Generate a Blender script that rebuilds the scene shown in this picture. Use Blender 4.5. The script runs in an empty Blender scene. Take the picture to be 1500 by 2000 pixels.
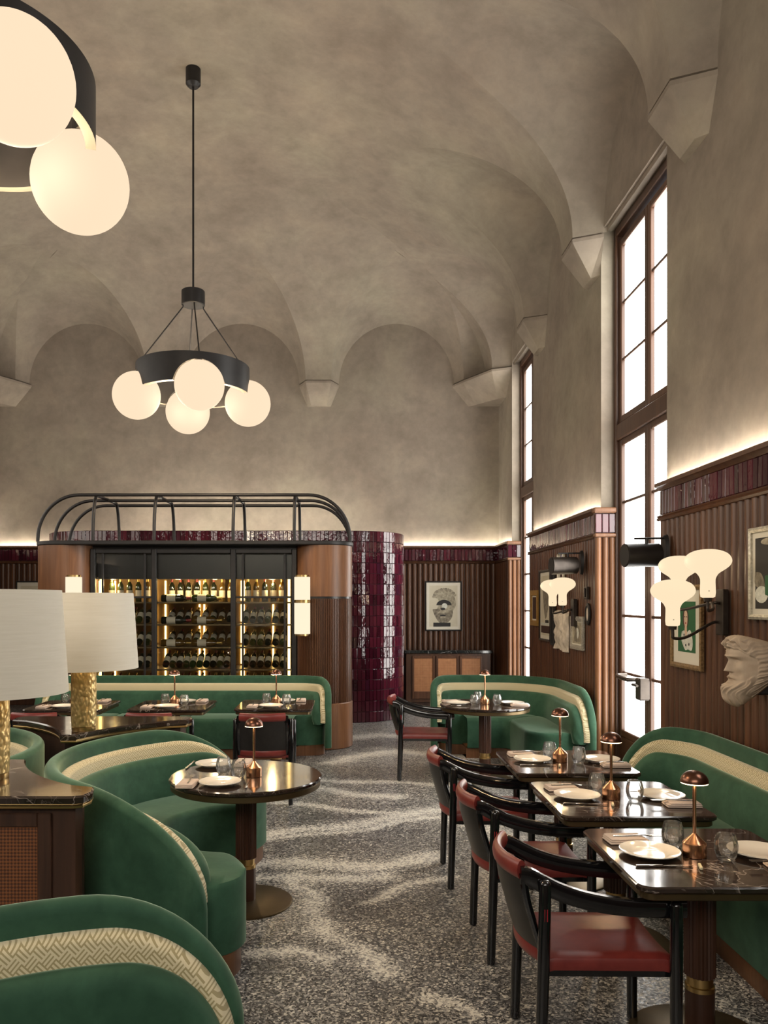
import bpy, math, random
from mathutils import Vector, Matrix
R = math.radians
PI = math.pi
random.seed(7)
scene = bpy.context.scene
COL = scene.collection

# ------------------------------------------------------------------ camera, world, large lights, exposure
CAM_Z = 1.75
cam_d = bpy.data.cameras.new('camera')
cam = bpy.data.objects.new('camera', cam_d)
COL.objects.link(cam)
cam.location = (0, 0, CAM_Z)
cam.rotation_euler = (R(90), 0, 0)
cam_d.sensor_fit = 'VERTICAL'
cam_d.sensor_height = 36.0
cam_d.sensor_width = 27.0
cam_d.lens = 36.0 * 1560 / 2000
cam_d.shift_x = 68 / 2000
cam_d.shift_y = 175 / 2000
cam_d.clip_start = 0.05
scene.camera = cam

world = bpy.data.worlds.new('world')
scene.world = world
world.use_nodes = True
world.node_tree.nodes['Background'].inputs[0].default_value = (0.9, 0.92, 1.0, 1)
world.node_tree.nodes['Background'].inputs[1].default_value = 0.6

scene.view_settings.view_transform = 'Standard'
scene.view_settings.look = 'None'
scene.view_settings.gamma = 1.0
scene.view_settings.use_curve_mapping = False
scene.view_settings.exposure = 0.3
try:
    scene.cycles.use_denoising = True
    scene.cycles.max_bounces = 9
    scene.cycles.diffuse_bounces = 4
    scene.cycles.glossy_bounces = 4
    scene.cycles.transmission_bounces = 8
    scene.cycles.transparent_max_bounces = 10
    scene.cycles.caustics_reflective = False
    scene.cycles.caustics_refractive = False
    scene.cycles.sample_clamp_indirect = 4.0
except Exception:
    pass

def area_light(name, loc, rot, sx, sy, power, col):
    d = bpy.data.lights.new(name, 'AREA')
    d.shape = 'RECTANGLE'; d.size = sx; d.size_y = sy; d.energy = power; d.color = col
    o = bpy.data.objects.new(name, d); COL.objects.link(o)
    o.location = loc; o.rotation_euler = rot
    return o
def point_light(name, loc, power, col, rad=0.05):
    d = bpy.data.lights.new(name, 'POINT')
    d.energy = power; d.color = col; d.shadow_soft_size = rad
    o = bpy.data.objects.new(name, d); COL.objects.link(o)
    o.location = loc
    return o
def spot_light(name, loc, rot, power, col, ang, blend=0.6, rad=0.05):
    d = bpy.data.lights.new(name, 'SPOT')
    d.energy = power; d.color = col; d.shadow_soft_size = rad
    d.spot_size = R(ang); d.spot_blend = blend
    o = bpy.data.objects.new(name, d); COL.objects.link(o)
    o.location = loc; o.rotation_euler = rot
    return o

WARM = (1.0, 0.80, 0.58)
# added fill lights, unseen: stand-ins for windows behind the camera and at left
area_light('fill_light_rear', (-1.8, -3.6, 4.7), (R(84), 0, 0), 6.0, 2.4, 230, (1.0, 0.93, 0.83))
area_light('fill_light_left', (-6.0, 6.5, 3.9), (R(90), 0, R(-90)), 9.0, 2.2, 150, (1.0, 0.93, 0.83))

# ------------------------------------------------------------------ mesh helpers
class MB:
    def __init__(self):
        self.v = []; self.f = []; self.st = None
    def add(self, vs, fs):
        b = len(self.v)
        self.v += [tuple(p) for p in vs]
        self.f += [tuple(i + b for i in f) for f in fs]
        return b
    def box(self, x0, x1, y0, y1, z0, z1):
        if x0 > x1: x0, x1 = x1, x0
        if y0 > y1: y0, y1 = y1, y0
        self.add([(x0,y0,z0),(x1,y0,z0),(x1,y1,z0),(x0,y1,z0),(x0,y0,z1),(x1,y0,z1),(x1,y1,z1),(x0,y1,z1)],
                 [(0,3,2,1),(4,5,6,7),(0,1,5,4),(1,2,6,5),(2,3,7,6),(3,0,4,7)])
        return self
    def bbox(self, x0, x1, y0, y1, z0, z1, b):
        """box with chamfered edges"""
        if x0 > x1: x0, x1 = x1, x0
        if y0 > y1: y0, y1 = y1, y0
        X = (x0, x1); Y = (y0, y1); Z = (z0, z1)
        vs = []; idx = {}
        for i in (0, 1):
            for j in (0, 1):
                for k in (0, 1):
                    sx, sy, sz = (1 - 2*i), (1 - 2*j), (1 - 2*k)
                    for a in range(3):
                        p = [X[i] + sx*b, Y[j] + sy*b, Z[k] + sz*b]
                        p[a] = (X[i], Y[j], Z[k])[a]
                        idx[(i, j, k, a)] = len(vs); vs.append(tuple(p))
        fs = []
        for a in range(3):
            o1, o2 = [q for q in range(3) if q != a]
            for side in (0, 1):
                lp = []
                for (m, n) in ((0,0),(1,0),(1,1),(0,1)):
                    c = [0,0,0]; c[a] = side; c[o1] = m; c[o2] = n
                    lp.append(idx[(c[0],c[1],c[2],a)])
                fs.append(tuple(lp))
        for a in range(3):           # edges parallel to axis a
            o1, o2 = [q for q in range(3) if q != a]
            for m in (0,1):
                for n in (0,1):
                    def gi(e, ax):
                        c = [0,0,0]; c[a] = e; c[o1] = m; c[o2] = n
                        return idx[(c[0],c[1],c[2],ax)]
                    fs.append((gi(0,o1), gi(1,o1), gi(1,o2), gi(0,o2)))
        for i in (0,1):
            for j in (0,1):
                for k in (0,1):
                    fs.append(tuple(idx[(i,j,k,a)] for a in range(3)))
        self.add(vs, fs); return self
    def lathe(self, prof, n=24, c=(0,0,0), a0=0, a1=2*PI, twist=None):
        full = abs(a1 - a0 - 2*PI) < 1e-6
        cols = n if full else n + 1
        vs = []
        for (r, z) in prof:
            for i in range(cols):
                a = a0 + (a1 - a0) * i / n
                rr = r
                if twist: rr = r * twist(a, z)
                vs.append((c[0] + rr*math.cos(a), c[1] + rr*math.sin(a), c[2] + z))
        fs = []
        for k in range(len(prof) - 1):
            for i in range(n):
                j = (i + 1) % cols
                p = k*cols
                if prof[k][0] < 1e-6 and prof[k+1][0] < 1e-6: continue
                fs.append((p+i, p+j, p+cols+j, p+cols+i))
        self.add(vs, fs); return self
    def tube(self, pts, r, n=8, caps=True, rr=None):
        pts = [Vector(p) for p in pts]
        up = None; vs = []; m = len(pts)
        for i, p in enumerate(pts):
            t = (pts[min(i+1, m-1)] - pts[max(i-1, 0)]).normalized()
            if up is None:
                up = Vector((0,0,1)) if abs(t.z) < 0.9 else Vector((1,0,0))
            s = t.cross(up).normalized(); up = s.cross(t).normalized()
            q = rr[i] if rr else r
            for k in range(n):
                a = 2*PI*k/n
                vs.append(p + s*math.cos(a)*q + up*math.sin(a)*q)
        fs = []
        for i in range(m-1):
            for k in range(n):
                fs.append((i*n+k, i*n+(k+1)%n, (i+1)*n+(k+1)%n, (i+1)*n+k))
        if caps:
            fs.append(tuple(range(n-1, -1, -1))); fs.append(tuple((m-1)*n + k for k in range(n)))
        self.add(vs, fs); return self
    def sweep(self, pts, prof, up=(0,0,1), caps=True):
        """sweep a closed (side, up) profile along pts with a fixed up hint"""
        pts = [Vector(p) for p in pts]; U = Vector(up); m = len(pts); n = len(prof); vs = []
        for i, p in enumerate(pts):
            t = (pts[min(i+1, m-1)] - pts[max(i-1, 0)]).normalized()
            s = t.cross(U).normalized(); u = s.cross(t).normalized()
            for (a, b) in prof: vs.append(p + s*a + u*b)
        fs = []
        for i in range(m-1):
            for k in range(n):
                fs.append((i*n+k, i*n+(k+1)%n, (i+1)*n+(k+1)%n, (i+1)*n+k))
        if caps:
            fs.append(tuple(range(n-1, -1, -1))); fs.append(tuple((m-1)*n + k for k in range(n)))
        self.add(vs, fs); return self
    def prism(self, poly, z0, z1, inset=0.0):
        n = len(poly)
        vs = [(x,y,z0) for x,y in poly] + [(x,y,z1) for x,y in poly]
        fs = [tuple(range(n-1,-1,-1)), tuple(range(n, 2*n))] + [(i,(i+1)%n,n+(i+1)%n,n+i) for i in range(n)]
        self.add(vs, fs); return self
    def poly3(self, vs):
        self.add(vs, [tuple(range(len(vs)))]); return self
    def grid(self, rows):
        h = len(rows); w = len(rows[0]); vs = [p for r in rows for p in r]
        fs = [(i*w+j, i*w+j+1, (i+1)*w+j+1, (i+1)*w+j) for i in range(h-1) for j in range(w-1)]
        self.add(vs, fs); return self
    def mesh(self, name, m, smooth=30):
        me = bpy.data.meshes.new(name)
        me.from_pydata(self.v, [], self.f)
        me.validate()
        if m is not None: me.materials.append(m)
        if self.st is not None:
            at = me.attributes.new('st', 'FLOAT_VECTOR', 'POINT')
            for i, q in enumerate(self.st): at.data[i].vector = (q[0], q[1], 0)
        me.update()
        fix_normals(me)
        if smooth:
            me.shade_smooth()
            me.set_sharp_from_angle(angle=R(smooth))
        return me

import bmesh
def fix_normals(me):
    bm = bmesh.new(); bm.from_mesh(me)
    bmesh.ops.recalc_face_normals(bm, faces=bm.faces)
    bm.to_mesh(me); bm.free()

def link_mesh(name, me, parent=None, loc=None, rot=None):
    o = bpy.data.objects.new(name, me); COL.objects.link(o)
    if parent is not None: o.parent = parent
    if loc is not None: o.location = loc
    if rot is not None: o.rotation_euler = rot
    return o
def obj(name, mb, m, parent=None, smooth=30, loc=None, rot=None):
    return link_mesh(name, mb.mesh(name, m, smooth), parent, loc, rot)
def tag(o, label=None, cat=None, group=None, kind=None):
    if label: o['label'] = label
    if cat: o['category'] = cat
    if group: o['group'] = group
    if kind: o['kind'] = kind
    return o
def thing(name, label, cat, loc=(0,0,0), rz=0, group=None):
    o = bpy.data.objects.new(name, None); COL.objects.link(o)
    o.empty_display_size = 0.1
    o.location = loc; o.rotation_euler = (0,0,rz)
    return tag(o, label, cat, group)
def dup(root, loc, rz=0.0, label=None, group=None, rot=None):
    r = root.copy(); COL.objects.link(r)
    r.location = loc; r.rotation_euler = rot if rot is not None else (0,0,rz)
    if label: r['label'] = label
    if group: r['group'] = group
    for ch in list(root.children):
        c = ch.copy(); COL.objects.link(c); c.parent = r
        for g in list(ch.children):
            d = g.copy(); COL.objects.link(d); d.parent = c
    return r
def struct(name, mb, m, label=None, smooth=30):
    o = obj(name, mb, m, None, smooth)
    return tag(o, label, None, None, 'structure')

def rrect(x0, x1, y0, y1, r, n=5):
    out = []
    for (cx, cy, a) in ((x1-r,y1-r,0),(x0+r,y1-r,90),(x0+r,y0+r,180),(x1-r,y0+r,270)):
        for i in range(n+1):
            t = R(a + 90*i/n); out.append((cx + r*math.cos(t), cy + r*math.sin(t)))
    return out
def spline(pts, n=6):
    """Catmull-Rom through pts"""
    P = [Vector(p) for p in pts]; out = []
    for i in range(len(P)-1):
        p0 = P[max(i-1,0)]; p1 = P[i]; p2 = P[i+1]; p3 = P[min(i+2,len(P)-1)]
        for k in range(n):
            t = k/n
            out.append(0.5*((2*p1)+(p2-p0)*t+(2*p0-5*p1+4*p2-p3)*t*t+(3*p1-p0-3*p2+p3)*t**3))
    out.append(P[-1]); return out

# ------------------------------------------------------------------ materials
def newmat(name):
    m = bpy.data.materials.new(name); m.use_nodes = True
    nt = m.node_tree; return m, nt, nt.nodes['Principled BSDF']
def nd(nt, t, ins=None, **props):
    n = nt.nodes.new(t)
    for k, v in props.items(): setattr(n, k, v)
    if ins:
        for k, v in ins.items():
            if hasattr(v, 'is_linked') or hasattr(v, 'links'): nt.links.new(v, n.inputs[k])
            else: n.inputs[k].default_value = v
    return n
def ramp(nt, fac, stops, interp='LINEAR'):
    n = nt.nodes.new('ShaderNodeValToRGB'); n.color_ramp.interpolation = interp
    e = n.color_ramp.elements
    while len(e) > 1: e.remove(e[-1])
    e[0].position = stops[0][0]; e[0].color = (*stops[0][1], 1)
    for p, c in stops[1:]:
        x = e.new(p); x.color = (*c, 1)
    nt.links.new(fac, n.inputs[0]); return n.outputs[0]
def mth(nt, op, a, b=None, c=None, clamp=False):
    n = nt.nodes.new('ShaderNodeMath'); n.operation = op; n.use_clamp = clamp
    for i, q in enumerate((a, b, c)):
        if q is None: continue
        if isinstance(q, (int, float)): n.inputs[i].default_value = q
        else: nt.links.new(q, n.inputs[i])
    return n.outputs[0]
def mixc(nt, fac, a, b, blend='MIX'):
    n = nt.nodes.new('ShaderNodeMix'); n.data_type = 'RGBA'; n.blend_type = blend
    for i, q in ((0, fac), (6, a), (7, b)):
        if isinstance(q, (int, float)): n.inputs[i].default_value = q
        elif isinstance(q, tuple): n.inputs[i].default_value = (*q, 1)
        else: nt.links.new(q, n.inputs[i])
    return n.outputs[2]
def ocoord(nt, scale=(1,1,1), rnd=False):
    tc = nd(nt, 'ShaderNodeTexCoord'); v = tc.outputs['Object']
    if rnd:
        oi = nd(nt, 'ShaderNodeObjectInfo')
        k = nd(nt, 'ShaderNodeVectorMath', operation='SCALE'); k.inputs[0].default_value = (13.1, 7.7, 5.3)
        nt.links.new(oi.outputs['Random'], k.inputs['Scale'])
        a = nd(nt, 'ShaderNodeVectorMath', operation='ADD'); nt.links.new(v, a.inputs[0]); nt.links.new(k.outputs[0], a.inputs[1]); v = a.outputs[0]
    mp = nd(nt, 'ShaderNodeMapping'); mp.inputs['Scale'].default_value = scale
    nt.links.new(v, mp.inputs[0]); return mp.outputs[0]
def noise(nt, vec, scale, detail=3, rough=0.55, dist=0.0):
    n = nd(nt, 'ShaderNodeTexNoise', {'Vector': vec, 'Scale': scale, 'Detail': detail, 'Roughness': rough, 'Distortion': dist})
    return n.outputs[0]
def bump(nt, b, h, strength=0.3, dist=0.01):
    n = nd(nt, 'ShaderNodeBump', {'Height': h, 'Strength': strength, 'Distance': dist})
    nt.links.new(n.outputs[0], b.inputs['Normal'])
def setb(b, **k):
    M = dict(color='Base Color', rough='Roughness', metal='Metallic', spec='Specular IOR Level', coat='Coat Weight',
             coatr='Coat Roughness', sheen='Sheen Weight', sheenr='Sheen Roughness', sheent='Sheen Tint', trans='Transmission Weight', ior='IOR',
             emit='Emission Color', es='Emission Strength', sub='Subsurface Weight')
    for q, v in k.items():
        i = b.inputs[M[q]]
        if isinstance(v, tuple) and len(v) == 3: v = (*v, 1)
        i.default_value = v
def plain(name, color, rough=0.5, metal=0.0, **k):
    m, nt, b = newmat(name); setb(b, color=color, rough=rough, metal=metal, **k); return m
def mottled(name, c1, c2, scale, rough=0.5, metal=0.0, st=(1,1,1), bmp=0.0, detail=3, rnd=False, **k):
    m, nt, b = newmat(name); setb(b, rough=rough, metal=metal, **k)
    v = ocoord(nt, st, rnd); n = noise(nt, v, scale, detail)
    nt.links.new(ramp(nt, n, [(0.3, c1), (0.7, c2)]), b.inputs['Base Color'])
    if bmp: bump(nt, b, n, bmp, 0.004)
    return m
def emis(name, color, s):
    m, nt, b = newmat(name); setb(b, color=(0.01,0.01,0.01), rough=0.8, spec=0.05, emit=color, es=s); return m

def m_plaster():
    m, nt, b = newmat('plaster'); setb(b, rough=0.88, spec=0.25)
    v = ocoord(nt)
    n1 = noise(nt, v, 0.5, 3, 0.6, 0.2)
    n2 = noise(nt, v, 1.9, 7, 0.62, 0.25)
    n3 = noise(nt, v, 8.0, 5, 0.65, 0.2)
    c1 = ramp(nt, n1, [(0.30, (0.236,0.196,0.160)), (0.5, (0.268,0.229,0.187)), (0.72, (0.294,0.262,0.206))])
    c2 = ramp(nt, n2, [(0.30, (0.80,0.785,0.77)), (0.5, (0.96,0.955,0.95)), (0.68, (1.12,1.10,1.07))])
    c3 = ramp(nt, n3, [(0.3, (0.90,0.89,0.88)), (0.7, (1.06,1.06,1.05))])
    c = mixc(nt, 1.0, c1, c2, 'MULTIPLY'); c = mixc(nt, 1.0, c, c3, 'MULTIPLY')
    nt.links.new(c, b.inputs['Base Color'])
    bump(nt, b, mth(nt, 'ADD', n2, mth(nt, 'MULTIPLY', n3, 0.4)), 0.25, 0.02)
    return m
def m_terrazzo():
    m, nt, b = newmat('terrazzo'); setb(b, rough=0.32, spec=0.45)
    v = ocoord(nt)
    wn = nd(nt, 'ShaderNodeTexNoise', {'Vector': v, 'Scale': 34.0, 'Detail': 2.0})
    wv = nd(nt, 'ShaderNodeVectorMath', operation='MULTIPLY_ADD')
    nt.links.new(wn.outputs['Color'], wv.inputs[0]); wv.inputs[1].default_value = (0.012,0.012,0); nt.links.new(v, wv.inputs[2])
    def cell(scale):
        vo = nd(nt, 'ShaderNodeTexVoronoi', {'Vector': wv.outputs[0], 'Scale': scale}, voronoi_dimensions='2D')
        sp = nd(nt, 'ShaderNodeSeparateColor', {0: vo.outputs['Color']})
        return sp.outputs[0], sp.outputs[1], vo.outputs['Distance']
    a1, a2, ad = cell(92); b1, b2, bd = cell(170)
    at = nd(nt, 'ShaderNodeAttribute', attribute_name='vein')
    vein = at.outputs['Fac']
    big = noise(nt, v, 0.9, 3, 0.6, 0.5)
    tone = mth(nt, 'MULTIPLY_ADD', big, 0.70, -0.43)
    sh = mth(nt, 'ADD', mth(nt, 'MULTIPLY', vein, 0.60), tone)
    big_c = ramp(nt, mth(nt, 'ADD', a1, sh), [(0.0,(0.040,0.040,0.042)),(0.26,(0.11,0.108,0.108)),(0.46,(0.22,0.212,0.205)),(0.64,(0.36,0.345,0.32)),(0.76,(0.52,0.49,0.44)),(0.92,(0.66,0.63,0.56))], 'CONSTANT')
    sm_c = ramp(nt, mth(nt, 'ADD', b1, sh), [(0.0,(0.03,0.03,0.031)),(0.30,(0.10,0.098,0.098)),(0.56,(0.25,0.24,0.23)),(0.80,(0.52,0.49,0.44))], 'CONSTANT')
    pick = mth(nt, 'GREATER_THAN', mth(nt, 'ADD', a2, mth(nt, 'MULTIPLY', vein, 0.3)), 0.52)
    c = mixc(nt, pick, sm_c, big_c)
    tint = ramp(nt, noise(nt, v, 0.35, 2), [(0.35,(1.04,1.08,1.14)),(0.65,(1.14,1.11,1.05))])
    c = mixc(nt, 1.0, c, tint, 'MULTIPLY')
    nt.links.new(c, b.inputs['Base Color'])
    r = mth(nt, 'MULTIPLY_ADD', a2, 0.18, 0.25); nt.links.new(r, b.inputs['Roughness'])
    return m
def m_velvet():
    m, nt, b = newmat('green_velvet'); setb(b, rough=0.75, spec=0.2, sheen=0.7, sheenr=0.32, sheent=(0.66,0.85,0.66))
    v = ocoord(nt)
    n1 = noise(nt, v, 2.2, 4, 0.6, 0.8); n2 = noise(nt, v, 14, 4, 0.65, 0.3)
    c = ramp(nt, n1, [(0.3,(0.020,0.060,0.035)),(0.55,(0.034,0.092,0.054)),(0.75,(0.056,0.124,0.073))])
    c = mixc(nt, 1.0, c, ramp(nt, n2, [(0.3,(0.82,0.84,0.84)),(0.7,(1.15,1.12,1.12))]), 'MULTIPLY')
    nt.links.new(c, b.inputs['Base Color']); bump(nt, b, n2, 0.15, 0.004)
    return m
def m_trim():
    m, nt, b = newmat('woven_trim'); setb(b, rough=0.8, spec=0.2, sheen=0.3)
    at = nd(nt, 'ShaderNodeAttribute', attribute_name='st')
    sp = nd(nt, 'ShaderNodeSeparateXYZ', {0: at.outputs['Vector']})
    k = 1/0.017
    u = mth(nt, 'MULTIPLY', mth(nt, 'ADD', sp.outputs[0], sp.outputs[1]), k)
    w = mth(nt, 'MULTIPLY', mth(nt, 'SUBTRACT', sp.outputs[0], sp.outputs[1]), k)
    par = mth(nt, 'MODULO', mth(nt, 'ABSOLUTE', mth(nt, 'ADD', mth(nt, 'FLOOR', mth(nt,'MULTIPLY',u,0.3333)), mth(nt, 'FLOOR', mth(nt,'MULTIPLY',w,0.3333)))), 2.0)
    su = mth(nt, 'GREATER_THAN', mth(nt, 'FRACT', mth(nt, 'MULTIPLY', u, 1.0)), 0.42)
    sw = mth(nt, 'GREATER_THAN', mth(nt, 'FRACT', mth(nt, 'MULTIPLY', w, 1.0)), 0.42)
    pat = mth(nt, 'ADD', mth(nt, 'MULTIPLY', su, par), mth(nt, 'MULTIPLY', sw, mth(nt, 'SUBTRACT', 1.0, par)))
    c = mixc(nt, pat, (0.37,0.31,0.165), (0.68,0.60,0.40))
    nt.links.new(c, b.inputs['Base Color']); bump(nt, b, pat, 0.3, 0.002)
    return m
def m_marble(name='dark_marble', base=(0.014,0.009,0.007), base2=(0.045,0.028,0.02), vein=(0.42,0.36,0.32)):
    m, nt, b = newmat(name); setb(b, rough=0.1, spec=0.6, coat=0.3, coatr=0.05)
    v = ocoord(nt, (1,1,1), True)
    n1 = noise(nt, v, 3.0, 6, 0.65, 1.2)
    base_c = ramp(nt, n1, [(0.35, base), (0.75, base2)])
    def vn(sc, w):
        q = noise(nt, v, sc, 3, 0.5, 2.2)
        d = mth(nt, 'ABSOLUTE', mth(nt, 'SUBTRACT', q, 0.5))
        return mth(nt, 'SUBTRACT', 1.0, mth(nt, 'DIVIDE', d, w), clamp=True)
    ve = mth(nt, 'MULTIPLY', mth(nt, 'MULTIPLY', vn(1.7, 0.008), 0.55), mth(nt, 'GREATER_THAN', noise(nt, v, 2.3, 1), 0.47))
    ve2 = mth(nt, 'MULTIPLY', vn(4.5, 0.007), 0.16)
    c = mixc(nt, mth(nt, 'MAXIMUM', ve, ve2), base_c, vein)
    nt.links.new(c, b.inputs['Base Color']); 
    nt.links.new(mth(nt, 'MULTIPLY_ADD', n1, 0.16, 0.04), b.inputs['Roughness'])
    return m
def m_wood(name, c1, c2, rough=0.4, rnd=True, axis='z'):
    m, nt, b = newmat(name); setb(b, rough=rough, spec=0.45)
    st = {'z': (22,22,1.3), 'x': (1.3,22,22), 'y': (22,1.3,22)}[axis]
    v = ocoord(nt, st, rnd); n = noise(nt, v, 1.0, 5, 0.6, 0.7)
    c = ramp(nt, n, [(0.28, c1), (0.55, tuple((p+q)/2 for p, q in zip(c1, c2))), (0.75, c2)])
    if rnd:
        oi = nd(nt, 'ShaderNodeObjectInfo')
        c = mixc(nt, 1.0, c, ramp(nt, oi.outputs['Random'], [(0.0,(0.78,0.78,0.80)),(1.0,(1.2,1.18,1.15))]), 'MULTIPLY')
    nt.links.new(c, b.inputs['Base Color']); bump(nt, b, n, 0.12, 0.003)
    return m
def m_tile():
    m, nt, b = newmat('burgundy_tile'); setb(b, rough=0.06, spec=0.6)
    v = ocoord(nt, (1,1,1), True)
    oi = nd(nt, 'ShaderNodeObjectInfo'); ge = nd(nt, 'ShaderNodeNewGeometry')
    r = mth(nt, 'FRACT', mth(nt, 'ADD', oi.outputs['Random'], ge.outputs['Random Per Island']))
    c = ramp(nt, r, [(0.0,(0.026,0.004,0.009)),(0.4,(0.055,0.007,0.016)),(0.8,(0.085,0.011,0.022)),(1.0,(0.042,0.008,0.02))])
    nt.links.new(c, b.inputs['Base Color'])
    bump(nt, b, noise(nt, v, 20, 2, 0.5, 0.4), 0.35, 0.007)
    return m
def m_cane(name, c1, c2):
    m, nt, b = newmat(name); setb(b, rough=0.6)
    v = ocoord(nt)
    sp = nd(nt, 'ShaderNodeSeparateXYZ', {0: v})
    k = 210.0
    sx = mth(nt, 'SINE', mth(nt, 'MULTIPLY', sp.outputs[0], k*2)); sz = mth(nt, 'SINE', mth(nt, 'MULTIPLY', sp.outputs[2], k*2))
    h = mth(nt, 'MULTIPLY', mth(nt, 'ADD', sx, sz), 0.25)
    h = mth(nt, 'ADD', h, 0.5)
    h2 = mth(nt, 'ADD', h, mth(nt, 'MULTIPLY_ADD', noise(nt, v, 20, 2), 0.5, -0.25))
    nt.links.new(ramp(nt, h2, [(0.25, c1), (0.7, c2)]), b.inputs['Base Color']); bump(nt, b, h, 0.4, 0.003)
    return m
def m_hammered():
    m, nt, b = newmat('hammered_gold'); setb(b, color=(0.62,0.44,0.17), rough=0.35, metal=0.55)
    v = ocoord(nt, (1,1,0.62))
    vo = nd(nt, 'ShaderNodeTexVoronoi', {'Vector': v, 'Scale': 58.0}, feature='SMOOTH_F1')
    bump(nt, b, mth(nt, 'SUBTRACT', 1.0, vo.outputs['Distance']), 0.7, 0.012)
    c = ramp(nt, vo.outputs['Distance'], [(0.1,(0.70,0.53,0.24)),(0.8,(0.36,0.25,0.09))])
    nt.links.new(c, b.inputs['Base Color'])
    return m
def m_linen(name, c1, c2):
    m, nt, b = newmat(name); setb(b, rough=0.9, spec=0.1)
    n = noise(nt, ocoord(nt, (3,3,60)), 1.5, 4, 0.6)
    nt.links.new(ramp(nt, n, [(0.3,c1),(0.7,c2)]), b.inputs['Base Color']); bump(nt, b, n, 0.2, 0.003)
    return m
def m_glasspane(name, refl=0.10):
    m, nt, b = newmat(name)
    out = nt.nodes['Material Output']
    tr = nd(nt, 'ShaderNodeBsdfTransparent', {'Color': (0.97,0.98,0.97,1)})
    gl = nd(nt, 'ShaderNodeBsdfGlossy', {'Roughness': 0.02})
    fr = nd(nt, 'ShaderNodeFresnel', {'IOR': 1.45})
    mx = nd(nt, 'ShaderNodeMixShader', {0: fr.outputs[0], 1: tr.outputs[0], 2: gl.outputs[0]})
    nt.links.new(mx.outputs[0], out.inputs[0]); return m
def m_tumbler():
    m, nt, b = newmat('cut_glass')
    out = nt.nodes['Material Output']
    tr = nd(nt, 'ShaderNodeBsdfTransparent', {'Color': (1,1,1,1)})
    gl = nd(nt, 'ShaderNodeBsdfGlossy', {'Roughness': 0.03})
    lw = nd(nt, 'ShaderNodeLayerWeight', {'Blend': 0.3})
    f = mth(nt, 'MULTIPLY_ADD', lw.outputs['Fresnel'], 0.85, 0.03, clamp=True)
    df = nd(nt, 'ShaderNodeBsdfTranslucent', {'Color': (0.9,0.92,0.9,1)})
    m0 = nd(nt, 'ShaderNodeMixShader', {0: 0.10, 1: tr.outputs[0], 2: df.outputs[0]})
    mx = nd(nt, 'ShaderNodeMixShader', {0: f, 1: m0.outputs[0], 2: gl.outputs[0]})
    nt.links.new(mx.outputs[0], out.inputs[0]); return m

M = {}
M['plaster'] = m_plaster()
M['terrazzo'] = m_terrazzo()
M['velvet'] = m_velvet()
M['trim'] = m_trim()
M['marble'] = m_marble()
M['marble_black'] = m_marble('black_marble', (0.006,0.007,0.007), (0.02,0.022,0.022), (0.5,0.5,0.48))
M['wood'] = m_wood('walnut_panel', (0.050,0.020,0.0095), (0.128,0.056,0.027), 0.36)
M['wood_dark'] = m_wood('walnut_dark', (0.028,0.013,0.008), (0.075,0.034,0.020), 0.42)
M['wood_warm'] = m_wood('walnut_warm', (0.105,0.043,0.017), (0.21,0.094,0.040), 0.38)
M['wood_frame'] = m_wood('window_wood', (0.045,0.020,0.011), (0.11,0.052,0.028), 0.4)
M['column_wood'] = m_wood('table_column_wood', (0.030,0.012,0.007), (0.070,0.030,0.018), 0.35)
M['tile'] = m_tile()
M['grout'] = plain('grout', (0.05,0.03,0.035), 0.9)
M['cane'] = m_cane('cane_weave', (0.20,0.075,0.025), (0.42,0.19,0.075))
M['cane_dark'] = m_cane('cane_weave_dark', (0.06,0.018,0.006), (0.22,0.075,0.022))
M['gold'] = m_hammered()
M['linen'] = m_linen('lamp_linen', (0.655,0.615,0.52), (0.70,0.66,0.57))
M['napkin'] = m_linen('napkin_linen', (0.50,0.40,0.34), (0.62,0.52,0.45))
M['brass'] = plain('brass', (0.50,0.34,0.14), 0.3, 1.0)
M['brass_dark'] = mottled('aged_brass', (0.11,0.078,0.04), (0.16,0.115,0.06), 6, 0.38, 0.9)
M['copper'] = plain('copper', (0.62,0.33,0.19), 0.22, 1.0)
M['copper_dark'] = plain('copper_bronze', (0.16,0.075,0.05), 0.28, 1.0)
M['lacquer'] = plain('black_lacquer', (0.005,0.005,0.006), 0.12, 0.0, coat=0.5, coatr=0.05)
M['black_metal'] = mottled('black_metal', (0.010,0.009,0.009), (0.018,0.016,0.016), 8, 0.45, 0.3)
M['bronze'] = mottled('dark_bronze', (0.05,0.042,0.036), (0.085,0.07,0.06), 10, 0.38, 0.8)
M['red_leather'] = mottled('red_leather', (0.15,0.020,0.018), (0.215,0.034,0.028), 14, 0.36, 0.0, bmp=0.08)
M['black_leather'] = mottled('black_leather', (0.008,0.007,0.007), (0.016,0.014,0.014), 14, 0.4, 0.0, bmp=0.08)
M['porcelain'] = plain('porcelain', (0.72,0.68,0.61), 0.12, 0.0, coat=0.4)
M['ring_edge'] = plain('ring_edge', (0.24,0.22,0.18), 0.5)
M['steel'] = plain('steel', (0.55,0.53,0.50), 0.18, 1.0)
M['bone'] = plain('bone_handle', (0.62,0.55,0.36), 0.35)
M['tumbler'] = m_tumbler()
M['pane'] = m_glasspane('clear_pane')
M['globe'] = emis('opal_globe', (1.0,0.76,0.53), 0.84)
M['sconce_glass'] = emis('opal_sconce', (1.0,0.80,0.53), 0.81)
M['tube_glass'] = emis('opal_tube', (1.0,0.85,0.62), 0.86)
M['bulb'] = emis('lamp_bulb', (1.0,0.74,0.42), 5.0)
M['window_pane'] = emis('daylight_pane', (1.0,0.975,0.92), 8.5)
M['cove'] = emis('cove_strip', (1.0,0.91,0.77), 62.0)
M['led'] = emis('cabinet_led', (1.0,0.64,0.20), 6.0)
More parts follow.
